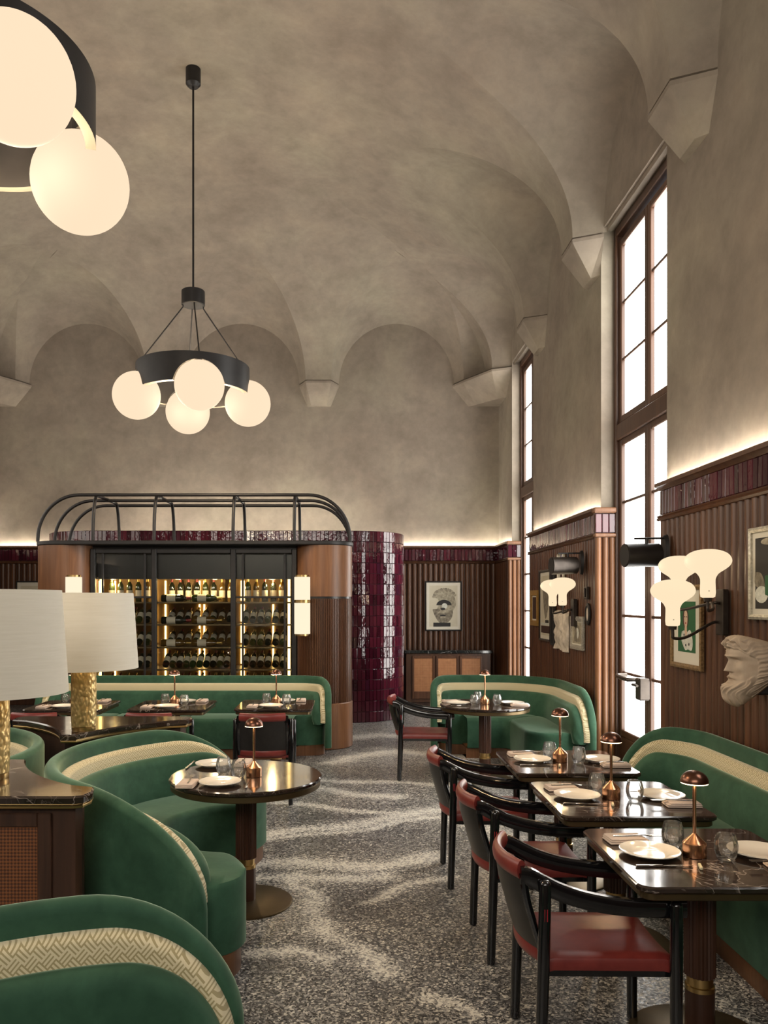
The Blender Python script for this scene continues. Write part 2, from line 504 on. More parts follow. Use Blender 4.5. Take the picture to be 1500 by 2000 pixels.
M['stone'] = mottled('carved_stone', (0.38,0.29,0.21), (0.52,0.42,0.32), 9, 0.85, bmp=0.3, detail=6)
M['plaster_relief'] = mottled('relief_plaster', (0.42,0.36,0.29), (0.58,0.51,0.43), 20, 0.8, bmp=0.4)
M['cab_black'] = plain('cabinet_black', (0.010,0.010,0.011), 0.3)
M['cab_back'] = mottled('cabinet_back', (0.16,0.09,0.025), (0.26,0.15,0.05), 3, 0.6)
M['shelf'] = plain('shelf_bronze', (0.12,0.085,0.045), 0.35, 0.6)
M['bottle_a'] = plain('bottle_dark', (0.010,0.012,0.006), 0.08, 0.0, coat=0.5)
M['bottle_b'] = plain('bottle_green', (0.03,0.04,0.010), 0.08, 0.0, coat=0.5)
M['bottle_c'] = plain('bottle_amber', (0.10,0.055,0.010), 0.08, 0.0, coat=0.5)
M['paper'] = plain('bottle_label', (0.62,0.57,0.46), 0.7)
M['capsule_gold'] = plain('capsule_gold', (0.45,0.31,0.10), 0.35, 0.8)
M['capsule_red'] = plain('capsule_red', (0.22,0.02,0.02), 0.4)
M['mat_board'] = plain('mat_board', (0.66,0.62,0.52), 0.8)
M['silver_leaf'] = mottled('silver_leaf', (0.36,0.33,0.26), (0.66,0.63,0.54), 60, 0.4, 0.5, bmp=1.0)
M['gilt'] = mottled('gilt_frame', (0.14,0.085,0.035), (0.34,0.22,0.10), 60, 0.4, 0.5, bmp=1.0)
M['yellow_frame'] = mottled('ochre_frame', (0.26,0.14,0.025), (0.36,0.20,0.04), 20, 0.45)
M['ink'] = plain('print_black', (0.015,0.013,0.012), 0.7)
M['print_grey'] = mottled('print_grey', (0.09,0.075,0.055), (0.30,0.26,0.19), 26, 0.75, detail=5)
M['print_mid'] = mottled('print_stone', (0.20,0.17,0.12), (0.46,0.41,0.30), 30, 0.75, detail=5)
M['print_pale'] = mottled('print_pale', (0.50,0.45,0.33), (0.60,0.55,0.42), 3, 0.75)
M['print_green'] = plain('print_green', (0.018,0.10,0.035), 0.7)
M['print_skin'] = plain('print_skin', (0.60,0.42,0.30), 0.7)
M['print_brown'] = plain('print_brown', (0.045,0.018,0.012), 0.7)
M['print_red'] = plain('print_red', (0.35,0.02,0.02), 0.7)
M['print_white'] = mottled('print_white', (0.45,0.46,0.40), (0.68,0.68,0.60), 40, 0.7)
M['mirror'] = plain('mirror', (0.75,0.75,0.75), 0.04, 1.0)
# ------------------------------------------------------------------ the setting
XR, XL, YB, YF = 2.55, -6.2, 13.6, -4.0
ZS = 5.45                      # springing of the vault
F_PX = 1560.0
def floor_pt(px, py):          # measured marks of the terrazzo, on the floor plane
    Y = F_PX * CAM_Z / (py - 1175.0); return ((px - 682.0) * Y / F_PX, Y)

def build_floor():
    bands = [([(480,1631),(636,1618),(775,1598),(868,1578),(1010,1560)], 0.104),
             ([(480,1641),(636,1629),(775,1608),(868,1594)], 0.048),
             ([(500,1558),(525,1564),(636,1578),(775,1590),(840,1597)], 0.056),
             ([(560,1530),(608,1538),(688,1550),(782,1558)], 0.080),
             ([(560,1524),(629,1525),(740,1527),(872,1532)], 0.072),
             ([(480,1684),(600,1688),(760,1690),(850,1672)], 0.096),
             ([(480,1712),(620,1716),(760,1712)], 0.072),
             ([(570,1715),(594,1740),(615,1775),(636,1813),(700,1862),(775,1900)], 0.060),
             ([(480,1862),(560,1862),(636,1874)], 0.048),
             ([(650,1490),(684,1477),(792,1467),(900,1478)], 0.128),
             ([(827,1952),(875,1966),(924,1987)], 0.040),
             ([(690,1440),(740,1436),(800,1440)], 0.160),
             ([(900,1600),(1010,1650),(1100,1700)], 0.096),
             ([(700,1760),(800,1730),(900,1712)], 0.040)]
    segs = []
    for pts, w in bands:
        q = [floor_pt(*p) for p in pts]
        for a, b in zip(q, q[1:]): segs.append((a, b, w))
    xs = [XL + (XR + 0.5 - XL)*i/220 for i in range(221)]
    ys = [YF + (YB - YF)*i/440 for i in range(441)]
    mb = MB(); mb.grid([[(x, y, 0.0) for x in xs] for y in ys])
    me = mb.mesh('floor', M['terrazzo'], None)
    at = me.attributes.new('vein', 'FLOAT', 'POINT')
    for i, vt in enumerate(me.vertices):
        x, y = vt.co.x, vt.co.y; best = 0.0
        if -2.6 < x < 3 and 2.4 < y < 12.5:
            x += 0.03*math.sin(9*y) + 0.02*math.sin(17*y + 3*x); y += 0.03*math.sin(8*x + 1)
            for (a, b, w) in segs:
                dx, dy = b[0]-a[0], b[1]-a[1]; L = dx*dx + dy*dy
                t = max(0, min(1, ((x-a[0])*dx + (y-a[1])*dy)/L))
                d2 = (x-a[0]-t*dx)**2 + (y-a[1]-t*dy)**2
                if d2 < 9*w*w: best = max(best, math.exp(-d2/(w*w)))
        at.data[i].value = best
    o = link_mesh('floor', me)
    tag(o, 'grey and white terrazzo floor with pale curving bands', None, None, 'structure')
    s = MB().box(XL-0.3, XR+0.5, YF-0.3, YB+0.3, -0.12, -0.005)
    obj('floor_slab', s, M['grout'], o)
build_floor()

# ---- windows: (y0, y1, sill z, head z)
WINS = [(6.41, 8.085, 0.0, 5.5), (11.06, 12.51, 0.0, 5.5), (1.9, 3.5, 2.78, 5.5)]  # the third is out of view, added to brighten the foreground
def build_walls():
    mb = MB()
    edges = sorted(WINS)
    y = YF
    for (a, b, s, h) in edges:
        mb.box(XR, XR+0.45, y, a, 0, 6.75); 
        mb.box(XR, XR+0.45, a, b, h, 6.75)
        if s > 0: mb.box(XR, XR+0.45, a, b, 0, s)
        y = b
    mb.box(XR, XR+0.45, y, YB+0.2, 0, 6.75)
    wr = struct('wall_right', mb, M['plaster'], 'tall taupe plaster wall with windows on the right')
    wb = struct('wall_back', MB().box(XL-0.2, XR, YB, YB+0.2, 0, 6.75), M['plaster'], 'mottled taupe plaster wall at the far end')
    wl = struct('wall_left', MB().box(XL-0.2, XL, YF, YB, 0, 6.75), M['plaster'], 'taupe plaster wall on the left side')
    wf = struct('wall_front', MB().box(XL-0.2, XR+0.45, YF-0.2, YF, 0, 8.0), M['plaster'], 'plaster wall behind the viewer')
    return wr, wb, wl, wf
WALL_R, WALL_B, WALL_L, WALL_F = build_walls()

# ---- lunette layout
BACK_C = [0.805, -1.83, -4.465]          # lunette centres along the back wall
SIDE_CORBELS = [10.61, 8.33, 5.86, 3.5, 1.2, -1.1, -3.4]
_e = [12.89] + SIDE_CORBELS
SIDE_L = [((p+q)/2, (p-q)/2 - 0.335) for p, q in zip(_e, _e[1:])]     # (centre, half width at the wall)
INS, RISE, PW = 0.28, 1.9, 2.1
def build_ceiling():
    ax = (XR - XL)/2 - INS
    K = 56
    mb = MB()
    for k in range(K+1):
        q = (k/K)**2.6
        d = ax*q*0.985; u = 1 - d/ax
        z = ZS + RISE*(1 - u**PW)**(1/PW)
        x0, x1, y0, y1 = XL+INS+d, XR-INS-d, YF-1.5+d*0.2, YB-INS-d
        mb.v += [(x0,y0,z),(x1,y0,z),(x1,y1,z),(x0,y1,z)]
    mb.f.append((3,2,1,0))
    for k in range(K):
        for i in range(4):
            j = (i+1) % 4; mb.f.append((4*k+i, 4*k+j, 4*k+4+j, 4*k+4+i))
    mb.f.append((4*K, 4*K+1, 4*K+2, 4*K+3))
    def lun(place, a0, lim=None):
        sl = 0.34 if lim else 0.365
        q = MB(); TE = 2.05; w = a0 + 0.14
        T = [-0.03, 0.0, 0.1, 0.2, 0.28, 0.36, 0.46, 0.58, 0.7, 0.85, 1.0, 1.15, 1.3, 1.5, 1.7, 1.9, TE]
        NS = 36; top = []; bot = []
        for t in T:
            rt = []; rb = []
            for i in range(NS+1):
                c = -math.cos(PI*i/NS)
                s = c*min(a0 + 0.45*max(t, 0), w)
                tt = t
                if t > 0 and lim: tt = t*min(1.0, lim(s)/TE)
                a = a0 + 0.45*max(tt, 0)
                if t > 0 and lim: s = c*min(a, w)
                tq = max(tt, 0); zc = 6.48 + sl*tq - 0.045*tq*tq
                h = (zc - ZS)*math.sqrt(max(0.0, 1 - (s/a)**2))
                rt.append(place(s, tt, ZS + h)); rb.append(place(s, tt, ZS))
            top.append(rt); bot.append(rb)
        q.grid(top); q.grid(bot)
        q.grid([top[0], bot[0]]); q.grid([top[-1], bot[-1]])
        q.grid([[r[0] for r in top], [r[0] for r in bot]]); q.grid([[r[-1] for r in top], [r[-1] for r in bot]])
        return q
    lst = []
    for i, c in enumerate(BACK_C):
        lim = None
        if i == 0: lim = lambda s, c=c: (XR - (c+s))*1.06
        if i == 2: lim = lambda s, c=c: ((c+s) - XL)*1.06
        lst.append(lun(lambda s, t, z, c=c: (c+s, YB-t, z), 0.9775, lim))
    for i, (c, a0) in enumerate(SIDE_L):
        lim = (lambda s, c=c: (YB - (c+s))*1.06) if i == 0 else None
        lst.append(lun(lambda s, t, z, c=c: (XR-t, c+s, z), a0, lim))
        lst.append(lun(lambda s, t, z, c=c: (XL+t, c+s, z), a0, lim))
    def solid(q, nm):
        me = bpy.data.meshes.new(nm); me.from_pydata(q.v, [], q.f)
        bm = bmesh.new(); bm.from_mesh(me)
        bmesh.ops.remove_doubles(bm, verts=bm.verts, dist=1e-5)
        bmesh.ops.dissolve_degenerate(bm, edges=bm.edges, dist=1e-5)
        bmesh.ops.recalc_face_normals(bm, faces=bm.faces)
        bm.to_mesh(me); bm.free(); return me
    main = bpy.data.objects.new('ceiling', solid(mb, 'ceiling')); COL.objects.link(main)
    tools = bpy.data.collections.new('tools')
    scene.collection.children.link(tools)
    obs = []
    for q in lst:
        o = bpy.data.objects.new('cut', solid(q, 'cut')); tools.objects.link(o); obs.append(o)
    md = main.modifiers.new('u', 'BOOLEAN'); md.operation = 'UNION'; md.solver = 'EXACT'
    md.operand_type = 'COLLECTION'; md.collection = tools
    dg = bpy.context.evaluated_depsgraph_get()
    me = bpy.data.meshes.new_from_object(main.evaluated_get(dg))
    main.modifiers.clear(); main.data = me
    for o in obs:
        d = o.data; bpy.data.objects.remove(o); bpy.data.meshes.remove(d)
    bpy.data.collections.remove(tools)
    bm = bmesh.new(); bm.from_mesh(me)
    kill = [f for f in bm.faces if all(v.co.z < ZS+0.002 for v in f.verts)]
    bmesh.ops.delete(bm, geom=kill, context='FACES')
    bmesh.ops.reverse_faces(bm, faces=bm.faces)
    bm.to_mesh(me); bm.free()
    me.materials.clear(); me.materials.append(M['plaster'])
    me.shade_smooth(); me.set_sharp_from_angle(angle=R(14))
    tag(main, 'coved plaster vault ceiling with lunettes', None, None, 'structure')
build_ceiling()

# ---- corbels under the springers
def corbel_mesh():
    mb = MB()
    top = [(-0.335,0),(-0.21,0.28),(0.21,0.28),(0.335,0)]
    bot = [(-0.20,0),(-0.13,0.07),(0.13,0.07),(0.20,0)]
    def ring(p, z, s=1.0): return [(x*s, y*s, z) for x, y in p]
    vs = ring(top, 0, 1.0) + ring(top, -0.002, 0.93) + ring(top, -0.016, 0.93) + ring(top, -0.018, 1.01) + ring(top, -0.05, 1.0) + ring(bot, -0.38)
    fs = [(0,1,2,3),(20,21,22,23)]
    for k in range(5):
        for i in range(4):
            j = (i+1) % 4; fs.append((4*k+i, 4*k+j, 4*k+4+j, 4*k+4+i))
    mb.add(vs, fs); return mb.mesh('corbel', M['plaster'], 0)
def build_corbels():
    me = corbel_mesh()
    for x in (-0.5125, -3.1475): link_mesh('corbel', me, WALL_B, (x, YB, ZS), (0,0,PI))
    for y in SIDE_CORBELS[:-1]:
        link_mesh('corbel', me, WALL_R, (XR, y, ZS), (0,0,PI/2))
        link_mesh('corbel', me, WALL_L, (XL, y, ZS), (0,0,-PI/2))
    for sx, X0 in ((1, XR), (-1, XL)):
        mb = MB()
        t = [(0,0),(-0.79,0),(-0.655,-0.29),(-0.29,-0.94),(0,-1.07)]
        b = [(0,0),(-0.52,0),(-0.42,-0.12),(-0.12,-0.52),(0,-0.62)]
        vs = []
        for dz, sc in ((0,1.0),(-0.002,0.95),(-0.016,0.95),(-0.018,1.005),(-0.05,1.0)): vs += [(X0+sx*x*sc, YB+y*sc, ZS+dz) for x,y in t]
        vs += [(X0+sx*x, YB+y, ZS-0.38) for x,y in b]
        fs = [(0,1,2,3,4),(25,26,27,28,29)]
        for k in range(5):
            for i in range(5):
                j = (i+1) % 5; fs.append((5*k+i,5*k+j,5*k+5+j,5*k+5+i))
        mb.add(vs, fs); obj('corbel', mb, M['plaster'], WALL_B, 0)
build_corbels()

# ---- windows
def build_window(n, y0, y1, sill, head, label):
    root = bpy.data.objects.new('window_%d' % n, None); COL.objects.link(root)
    tag(root, label, None, None, 'structure')
    W = M['wood_frame']; X0, X1 = 2.69, 2.80
    f = MB(); fw = 0.07
    f.bbox(X0-0.015, X1, y0, y0+fw, sill, head, 0.008); f.bbox(X0-0.015, X1, y1-fw, y1, sill, head, 0.008)
    f.bbox(X0-0.015, X1, y0+fw, y1-fw, head-0.09, head, 0.008)
    f.bbox(X0-0.015, X1, y0+fw, y1-fw, 3.36, 3.52, 0.01) if sill < 3 else None
    obj('window_frame', f, W, root)
    ym = (y0+y1)/2
    secs = [(3.60, 5.29, 3)]
    if sill < 1: secs.append((0.48, 3.30, 5))
    elif sill > 1: secs = [(2.95, 5.29, 4)]
    for (z0, z1, rows) in secs:
        for (a, b) in ((y0+fw, ym), (ym, y1-fw)):
            lf = MB(); sw = 0.07
            zb0, zb1 = z0-0.07, z1+0.07
            lf.bbox(X0+0.015, X1-0.02, a, a+sw, zb0, zb1, 0.008); lf.bbox(X0+0.015, X1-0.02, b-sw, b, zb0, zb1, 0.008)
            lf.bbox(X0+0.015, X1-0.02, a+sw, b-sw, zb0, z0, 0.008); lf.bbox(X0+0.015, X1-0.02, a+sw, b-sw, z1, zb1, 0.008)
            leaf = obj('casement', lf, W, root)
            for r in range(rows):
                p0 = z0 + (z1-z0)*r/rows; p1 = z0 + (z1-z0)*(r+1)/rows
                obj('pane', MB().box(X0+0.055, X0+0.062, a+sw, b-sw, p0, p1), M['window_pane'], leaf, None)
                if r: obj('glazing_bar', MB().bbox(X0+0.03, X1-0.03, a+sw, b-sw, p0-0.014, p0+0.014, 0.005), W, leaf)
    if sill < 1:
        obj('kick_panel', MB().bbox(X0+0.02, X1-0.02, y0+fw, y1-fw, 0.0, 0.41, 0.01), W, root)
    return root
W1 = build_window(1, *WINS[0], 'tall wooden glazed window door nearest the viewer')
W2 = build_window(2, *WINS[1], 'tall narrow-looking wooden window beside the far corner')
W3 = build_window(3, *WINS[2], 'unseen wooden window added for light above the near right panelling')
def build_pushbar():
    t = obj('push_bar', MB().tube(spline([(2.68,7.72,1.04),(2.60,7.70,1.04),(2.57,7.64,1.035),(2.57,7.42,1.03),(2.58,7.36,1.03),(2.68,7.35,1.03)], 5), 0.020, 10), M['bronze'], W1)
    obj('lock_case', MB().bbox(2.60,2.70,7.16,7.27,0.86,1.06,0.012), M['bronze'], W1)
    obj('door_lever', MB().tube([(2.60,7.22,1.0),(2.56,7.22,1.0),(2.56,7.10,1.0)], 0.012, 8), M['bronze'], W1)
build_pushbar()

# ---- panelling: reeded slats, tile band, rails and cove strip
def slat_mesh(w, h, d):
    mb = MB(); n = 6; prof = [(-w/2, 0.0)]
    for i in range(n+1):
        a = PI*i/n; prof.append((-w*0.44*math.cos(a), d*0.25 + d*0.75*math.sin(a)))
    prof.append((w/2, 0.0))
    k = len(prof)
    vs = [(x, -y, 0) for x, y in prof] + [(x, -y, h) for x, y in prof]
    fs = [(i, i+1, k+i+1, k+i) for i in range(k-1)] + [tuple(range(k))[::-1], tuple(range(k, 2*k))]
    mb.add(vs, fs); return mb.mesh('slat', M['wood'], 40)
def tile_mesh(w, h, d):
    mb = MB(); b = 0.004
    vs = [(-w/2,0,0),(w/2,0,0),(w/2,0,h),(-w/2,0,h),(-w/2,-d+b,0),(w/2,-d+b,0),(w/2,-d+b,h),(-w/2,-d+b,h),
          (-w/2+b,-d,b),(w/2-b,-d,b),(w/2-b,-d,h-b),(-w/2+b,-d,h-b)]
    fs = [(8,9,10,11),(4,5,9,8),(5,6,10,9),(6,7,11,10),(7,4,8,11),(0,1,5,4),(1,2,6,5),(2,3,7,6),(3,0,4,7)]
    mb.add(vs, fs); return mb.mesh('tile', M['tile'], 0)
SLAT = slat_mesh(0.086, 2.28, 0.032)
SLAT_J = slat_mesh(0.066, 2.28, 0.034)
SLAT_J.materials[0] = M['wood_warm']
BTILE = tile_mesh(0.054, 0.19, 0.016)
Z_TOP = 2.69
def panelling(parent, origin, ang, length, vis0, vis1, wood='wood', nslat=0.09):
    """runs along local +x from origin, faces local -y; vis = part of the run that gets its slats and tiles"""
    mat = Matrix.Translation(origin) @ Matrix.Rotation(ang, 4, 'Z')
    def part(name, mb, m, sm=30):
        mb.v = [tuple(mat @ Vector(p)) for p in mb.v]; return obj(name, mb, m, parent, sm)
    L = length
    part('panel_backing', MB().box(0, L, -0.035, -0.0, 0, Z_TOP-0.05), M['wood_dark'])
    part('tile_bed', MB().box(0, L, -0.045, -0.035, 2.43, 2.65), M['grout'])
    part('skirting', MB().bbox(0, L, -0.085, -0.035, 0, 0.12, 0.006), M[wood])
    part('bead_rail', MB().sweep([(0,-0.035,2.42),(L,-0.035,2.42)], [(0.0,-0.03),(0.04,-0.028),(0.052,-0.014),(0.04,0.0),(0.05,0.008),(0.04,0.018),(0.0,0.02)]), M[wood])
    part('cap_rail', MB().sweep([(0,0,2.645),(L,0,2.645)], [(0.0,-0.01),(0.06,-0.01),(0.085,0.012),(0.10,0.018),(0.10,0.048),(0.082,0.048),(0.082,0.02),(0.0,0.02)]), M[wood])
    part('cove_light_strip', MB().box(0.02, L-0.02, -0.070, -0.045, 2.668, 2.676), M['cove'], None)
    n = int((vis1-vis0)/nslat)
    for i in range(n):
        x = vis0 + (i+0.5)*(vis1-vis0)/n
        link_mesh('slat', SLAT, parent, mat @ Vector((x, -0.033, 0.115)), (0,0,ang))
    n = int((vis1-vis0)/0.0585)
    for i in range(n):
        x = vis0 + (i+0.5)*(vis1-vis0)/n
        link_mesh('tile', BTILE, parent, mat @ Vector((x, -0.043, 2.444)), (R(random.uniform(-1.6,1.6)), R(random.uniform(-0.5,0.5)), ang + R(random.uniform(-3.5,3.5))))
# right wall: local +x = -Y so that the front faces -X
panelling(WALL_R, (XR, 6.41, 0), -PI/2, 10.0, 0.0, 4.6)
panelling(WALL_R, (XR, 11.06, 0), -PI/2, 11.06-8.085, 0.0, 11.06-8.085)
panelling(WALL_R, (XR, YB, 0), -PI/2, YB-12.51, 0.0, YB-12.51)
panelling(WALL_B, (0.0, YB, 0), 0, XR, 0.70, XR-0.05)
panelling(WALL_B, (XL, YB, 0), 0, 2.4, 0.0, 2.1)
panelling(WALL_B, (XL+2.4, YB, 0), 0, 0.0-XL-2.4, 0.1, 0.15)
panelling(WALL_L, (XL, -2.0, 0), PI/2, YB+2.0, YB-0.3, YB-0.2)  # bare unseen run, added for the uplight of its cove strip
def jamb(y, name_far=True):
    """panelled reveal facing the viewer at the far side of a window"""
    p = WALL_R; x0, x1 = XR-0.075, 2.68
    obj('jamb_panel', MB().box(x0, x1, y-0.035, y+0.001, 0, Z_TOP-0.045), M['wood_dark'], p)
    n = 3
    for i in range(n):
        x = x0 + (i+0.5)*(x1-x0)/n
        link_mesh('slat', SLAT_J, p, (x, y-0.033, 0.115))
        t = link_mesh('tile', BTILE, p, (x, y-0.038, 2.444), (0,0,R(random.uniform(-4,4)))); t.scale = (1.16,1,1)
    obj('bead_rail', MB().bbox(x0-0.012, x1, y-0.085, y, 2.40, 2.436, 0.01), M['wood_warm'], p)
    obj('cap_rail', MB().bbox(x0-0.025, x1, y-0.095, y, 2.64, 2.695, 0.012), M['wood_warm'], p)
    obj('skirting', MB().bbox(x0-0.01, x1, y-0.085, y, 0, 0.12, 0.006), M['wood'], p)
jamb(8.085); jamb(12.51)
# ------------------------------------------------------------------ banquettes
class Path:
    def __init__(self, pts, side):
        self.p = [Vector((x, y)) for x, y in pts]; self.side = side
        self.c = [0.0]
        for a, b in zip(self.p, self.p[1:]): self.c.append(self.c[-1] + (b-a).length)
        self.L = self.c[-1]
        n = len(self.p); self.t = []
        for i in range(n): self.t.append((self.p[min(i+1,n-1)] - self.p[max(i-1,0)]).normalized())
    def at(self, s, d):
        s = max(0.0, min(self.L, s)); c = self.c
        lo, hi = 0, len(c)-1
        while hi - lo > 1:
            m = (lo+hi)//2
            if c[m] <= s: lo = m
            else: hi = m
        k = (s - c[lo])/max(1e-9, c[hi]-c[lo])
        p = self.p[lo].lerp(self.p[hi], k); t = self.t[lo].lerp(self.t[hi], k).normalized()
        n = Vector((-t.y, t.x))*self.side
        q = p + n*d; return q.x, q.y
def arc_path(cx, cy, r, a0, a1, n=72):
    return [(cx + r*math.cos(R(a0 + (a1-a0)*i/n)), cy + r*math.sin(R(a0 + (a1-a0)*i/n))) for i in range(n+1)]
def fillet_path(pts, rad, step=0.04):
    P = [Vector(p) for p in pts]; out = [P[0]]
    for i in range(1, len(P)-1):
        a, b, c = P[i-1], P[i], P[i+1]
        u = (a-b).normalized(); v = (c-b).normalized(); r = rad[i-1]
        ang = u.angle(v); d = r/math.tan(ang/2)
        p0 = b + u*d; p1 = b + v*d; ctr = b + (u+v).normalized()*(r/math.sin(ang/2))
        a0 = math.atan2(*(p0-ctr).yx); a1 = math.atan2(*(p1-ctr).yx)
        da = (a1-a0+PI) % (2*PI) - PI
        n = 14
        for k in range(n+1): out.append(ctr + Vector((math.cos(a0+da*k/n), math.sin(a0+da*k/n)))*r)
    out.append(P[-1])
    den = [out[0]]
    for a, b in zip(out, out[1:]):
        m = max(1, int((b-a).length/step))
        for k in range(1, m+1): den.append(a.lerp(b, k/m))
    return [(p.x, p.y) for p in den]
def scols(s0, s1, rs):
    out = set(); n = 16
    for i in range(n+1):
        q = rs*(1 - math.cos(PI/2*i/n)); out.add(round(s0+q, 5)); out.add(round(s1-q, 5))
    for q in (0.004, 0.012, 0.024): out.add(round(s0+q,5)); out.add(round(s1-q,5))
    m = max(4, int((s1-s0-2*rs)/0.06))
    for i in range(m+1): out.add(round(s0+rs + (s1-s0-2*rs)*i/m, 5))
    return sorted(out)
def back_layer(path, ins, z0, H, rs, rz, d0, d1, b=0.035, puff=0.0):
    s0, s1 = ins, path.L - ins
    mb = MB(); mb.st = []; rows = []
    b = min(b, (d1-d0)/2)
    for s in scols(s0, s1, rs):
        u = min(s-s0, s1-s)
        zt = H - (rz*(1 - math.sqrt(max(0, 1 - ((rs-u)/rs)**2))) if u < rs else 0)
        e = math.sqrt(max(0.0, 1 - (1-u/b)**2)) if u < b else 1.0
        dm = (d0+d1)/2; th = max(0.003, (d1-d0)/2*e)
        zt = max(zt, z0+0.04)
        sec = [(dm-th, z0)]
        nz = 3
        for i in range(1, nz): sec.append((dm-th, z0 + (zt-b-z0)*i/nz))
        for i in range(9):
            a = PI - PI*i/8; sec.append((dm + th*math.cos(a), zt - b + b*math.sin(a)))
        for i in range(nz-1, 0, -1): sec.append((dm+th + puff*math.sin(PI*i/nz), z0 + (zt-b-z0)*i/nz))
        sec.append((dm+th, z0))
        row = []
        for d, z in sec:
            x, y = path.at(s, d); row.append((x, y, z)); mb.st.append((s, z))
        rows.append(row)
    mb.grid(rows); w = len(rows[0])
    mb.f.append(tuple(range(w))[::-1]); k = (len(rows)-1)*w; mb.f.append(tuple(k+i for i in range(w)))
    return mb
def seat_layer(path, s0, s1, z0, z1, d0, d1, r0, r1, b=0.04):
    """r0/r1: plan rounding radius at either end of the whole seat (0 = straight seam)"""
    rows = []; mb = MB(); L = s1-s0
    cols = set([round(s0,5), round(s1,5)])
    for r, e, sg in ((r0, s0, 1), (r1, s1, -1)):
        if r:
            for i in range(13): cols.add(round(e + sg*r*(1-math.cos(PI/2*i/12)),5))
        else:
            for q in (0.006, 0.02): cols.add(round(e+sg*q,5))
    m = max(3, int(L/0.06))
    for i in range(m+1):
        s = s0 + L*i/m
        if s0 + r0 <= s <= s1 - r1: cols.add(round(s,5))
    for s in sorted(cols):
        D = d1; zt = z1; E = d0
        for r, u in ((r0, s-s0), (r1, s1-s)):
            if r and u < r:
                q = max(0.06, math.sqrt(max(0, 1-(1-u/r)**2))); mid = (d0+d1)/2 - 0.04
                D = min(D, mid + (d1-mid)*q); E = max(E, mid - (mid-d0)*q)
            if not r and u < 0.03: zt = min(zt, z1 - 0.014*(1-u/0.03)**2)
        bb = min(b, (D-E)/2.2)
        sec = [(E, z0), (E, zt-bb*0.5), (E+bb*0.4, zt)]
        for k in range(1, 4): sec.append((E+bb*0.4 + (D-bb-E-bb*0.4)*k/4, zt + 0.012*math.sin(PI*k/4)))
        for i in range(6):
            a = PI/2 - PI/2*i/5; sec.append((D-bb + bb*math.cos(a), zt-bb + bb*math.sin(a)))
        sec.append((D + 0.006, (z0+zt)/2)); sec.append((D, z0))
        rows.append([(*path.at(s, d), z) for d, z in sec])
    mb.grid(rows); w = len(rows[0])
    mb.f.append(tuple(range(w))[::-1]); k = (len(rows)-1)*w; mb.f.append(tuple(k+i for i in range(w)))
    for i in range(len(rows)-1): mb.f.append((i*w, (i+1)*w, (i+1)*w+w-1, i*w+w-1))
    return mb
def banquette(name, path, label, H=0.88, rs=0.5, rz=0.42, seams=(), depth=0.62, zlow=0.10, seat_round=0.28, ext=0.0, steep=False):
    t = thing(name, label, 'banquette')
    L = path.L
    obj('back_shell', back_layer(path, ext, zlow, H, rs, rz, 0.0, 0.075, 0.036), M['velvet'], t, 50)
    obj('woven_band', back_layer(path, ext+0.012, 0.38, H-0.085, rs*(0.72 if steep else 0.84), rz*(0.76 if steep else 0.84), 0.045, 0.128, 0.03), M['trim'], t, 50)
    obj('back_cushion', back_layer(path, ext+(0.012 if steep else 0.025), 0.36, H-0.165, rs*(0.52 if steep else 0.70), rz*(0.50 if steep else 0.66), 0.09, 0.205, 0.05, 0.02), M['velvet'], t, 50)
    e0 = 0.0 if ext else 0.10
    ed = [e0] + list(seams) + [L-e0]
    for i, (a, b) in enumerate(zip(ed, ed[1:])):
        r0 = seat_round if i == 0 else 0; r1 = seat_round if i == len(ed)-2 else 0
        obj('seat_cushion', seat_layer(path, a+(0.003 if i else 0), b-0.003, 0.12, 0.45, 0.078, depth, r0, r1), M['velvet'], t, 50)
    obj('plinth', seat_layer(path, e0+0.03, L-e0-0.03, 0.0, 0.118, 0.05, depth-0.03, seat_round, seat_round, 0.01), M['wood_warm'], t, 40)
    return t
banquette('curved_banquette', Path(arc_path(-0.5, 1.34, 1.1, 71, 241), 1), 'curved green velvet banquette cut off at the bottom left corner', seams=(1.65,), ext=0.172)
banquette('curved_banquette', Path(arc_path(-0.6, 4.65, 1.1, 88, 277), 1), 'curved green velvet banquette wrapped around the left round table', seams=(1.8,), rs=0.75, rz=0.55, ext=0.172, steep=True)
banquette('curved_banquette', Path(arc_path(-2.95, 4.65, 1.1, -92, 92), 1), 'curved green velvet banquette at the left edge, behind the near lamp', seams=(1.77,), ext=0.172)
banquette('long_banquette', Path(fillet_path([(-3.55,8.98),(-3.55,9.45),(-0.2,9.45),(-0.2,8.98)], (0.40,0.40)), -1), 'long straight green velvet banquette in front of the wine cabinet', seams=(1.2,2.05,2.9), rs=0.42, rz=0.40, seat_round=0.12)
banquette('corner_banquette', Path(fillet_path([(0.93,9.05),(0.93,9.52),(2.40,9.52),(2.40,7.72)], (0.36,0.72)), -1), 'curved green velvet banquette in the far right corner', seams=(1.85,), rs=0.46, rz=0.44, seat_round=0.30)
banquette('wall_banquette', Path(fillet_path([(1.90,5.68),(2.42,5.68),(2.42,0.9)], (0.42,)), -1), 'long green velvet banquette along the right wall', seams=(2.0,3.2), rs=0.42, rz=0.42, seat_round=0.10)

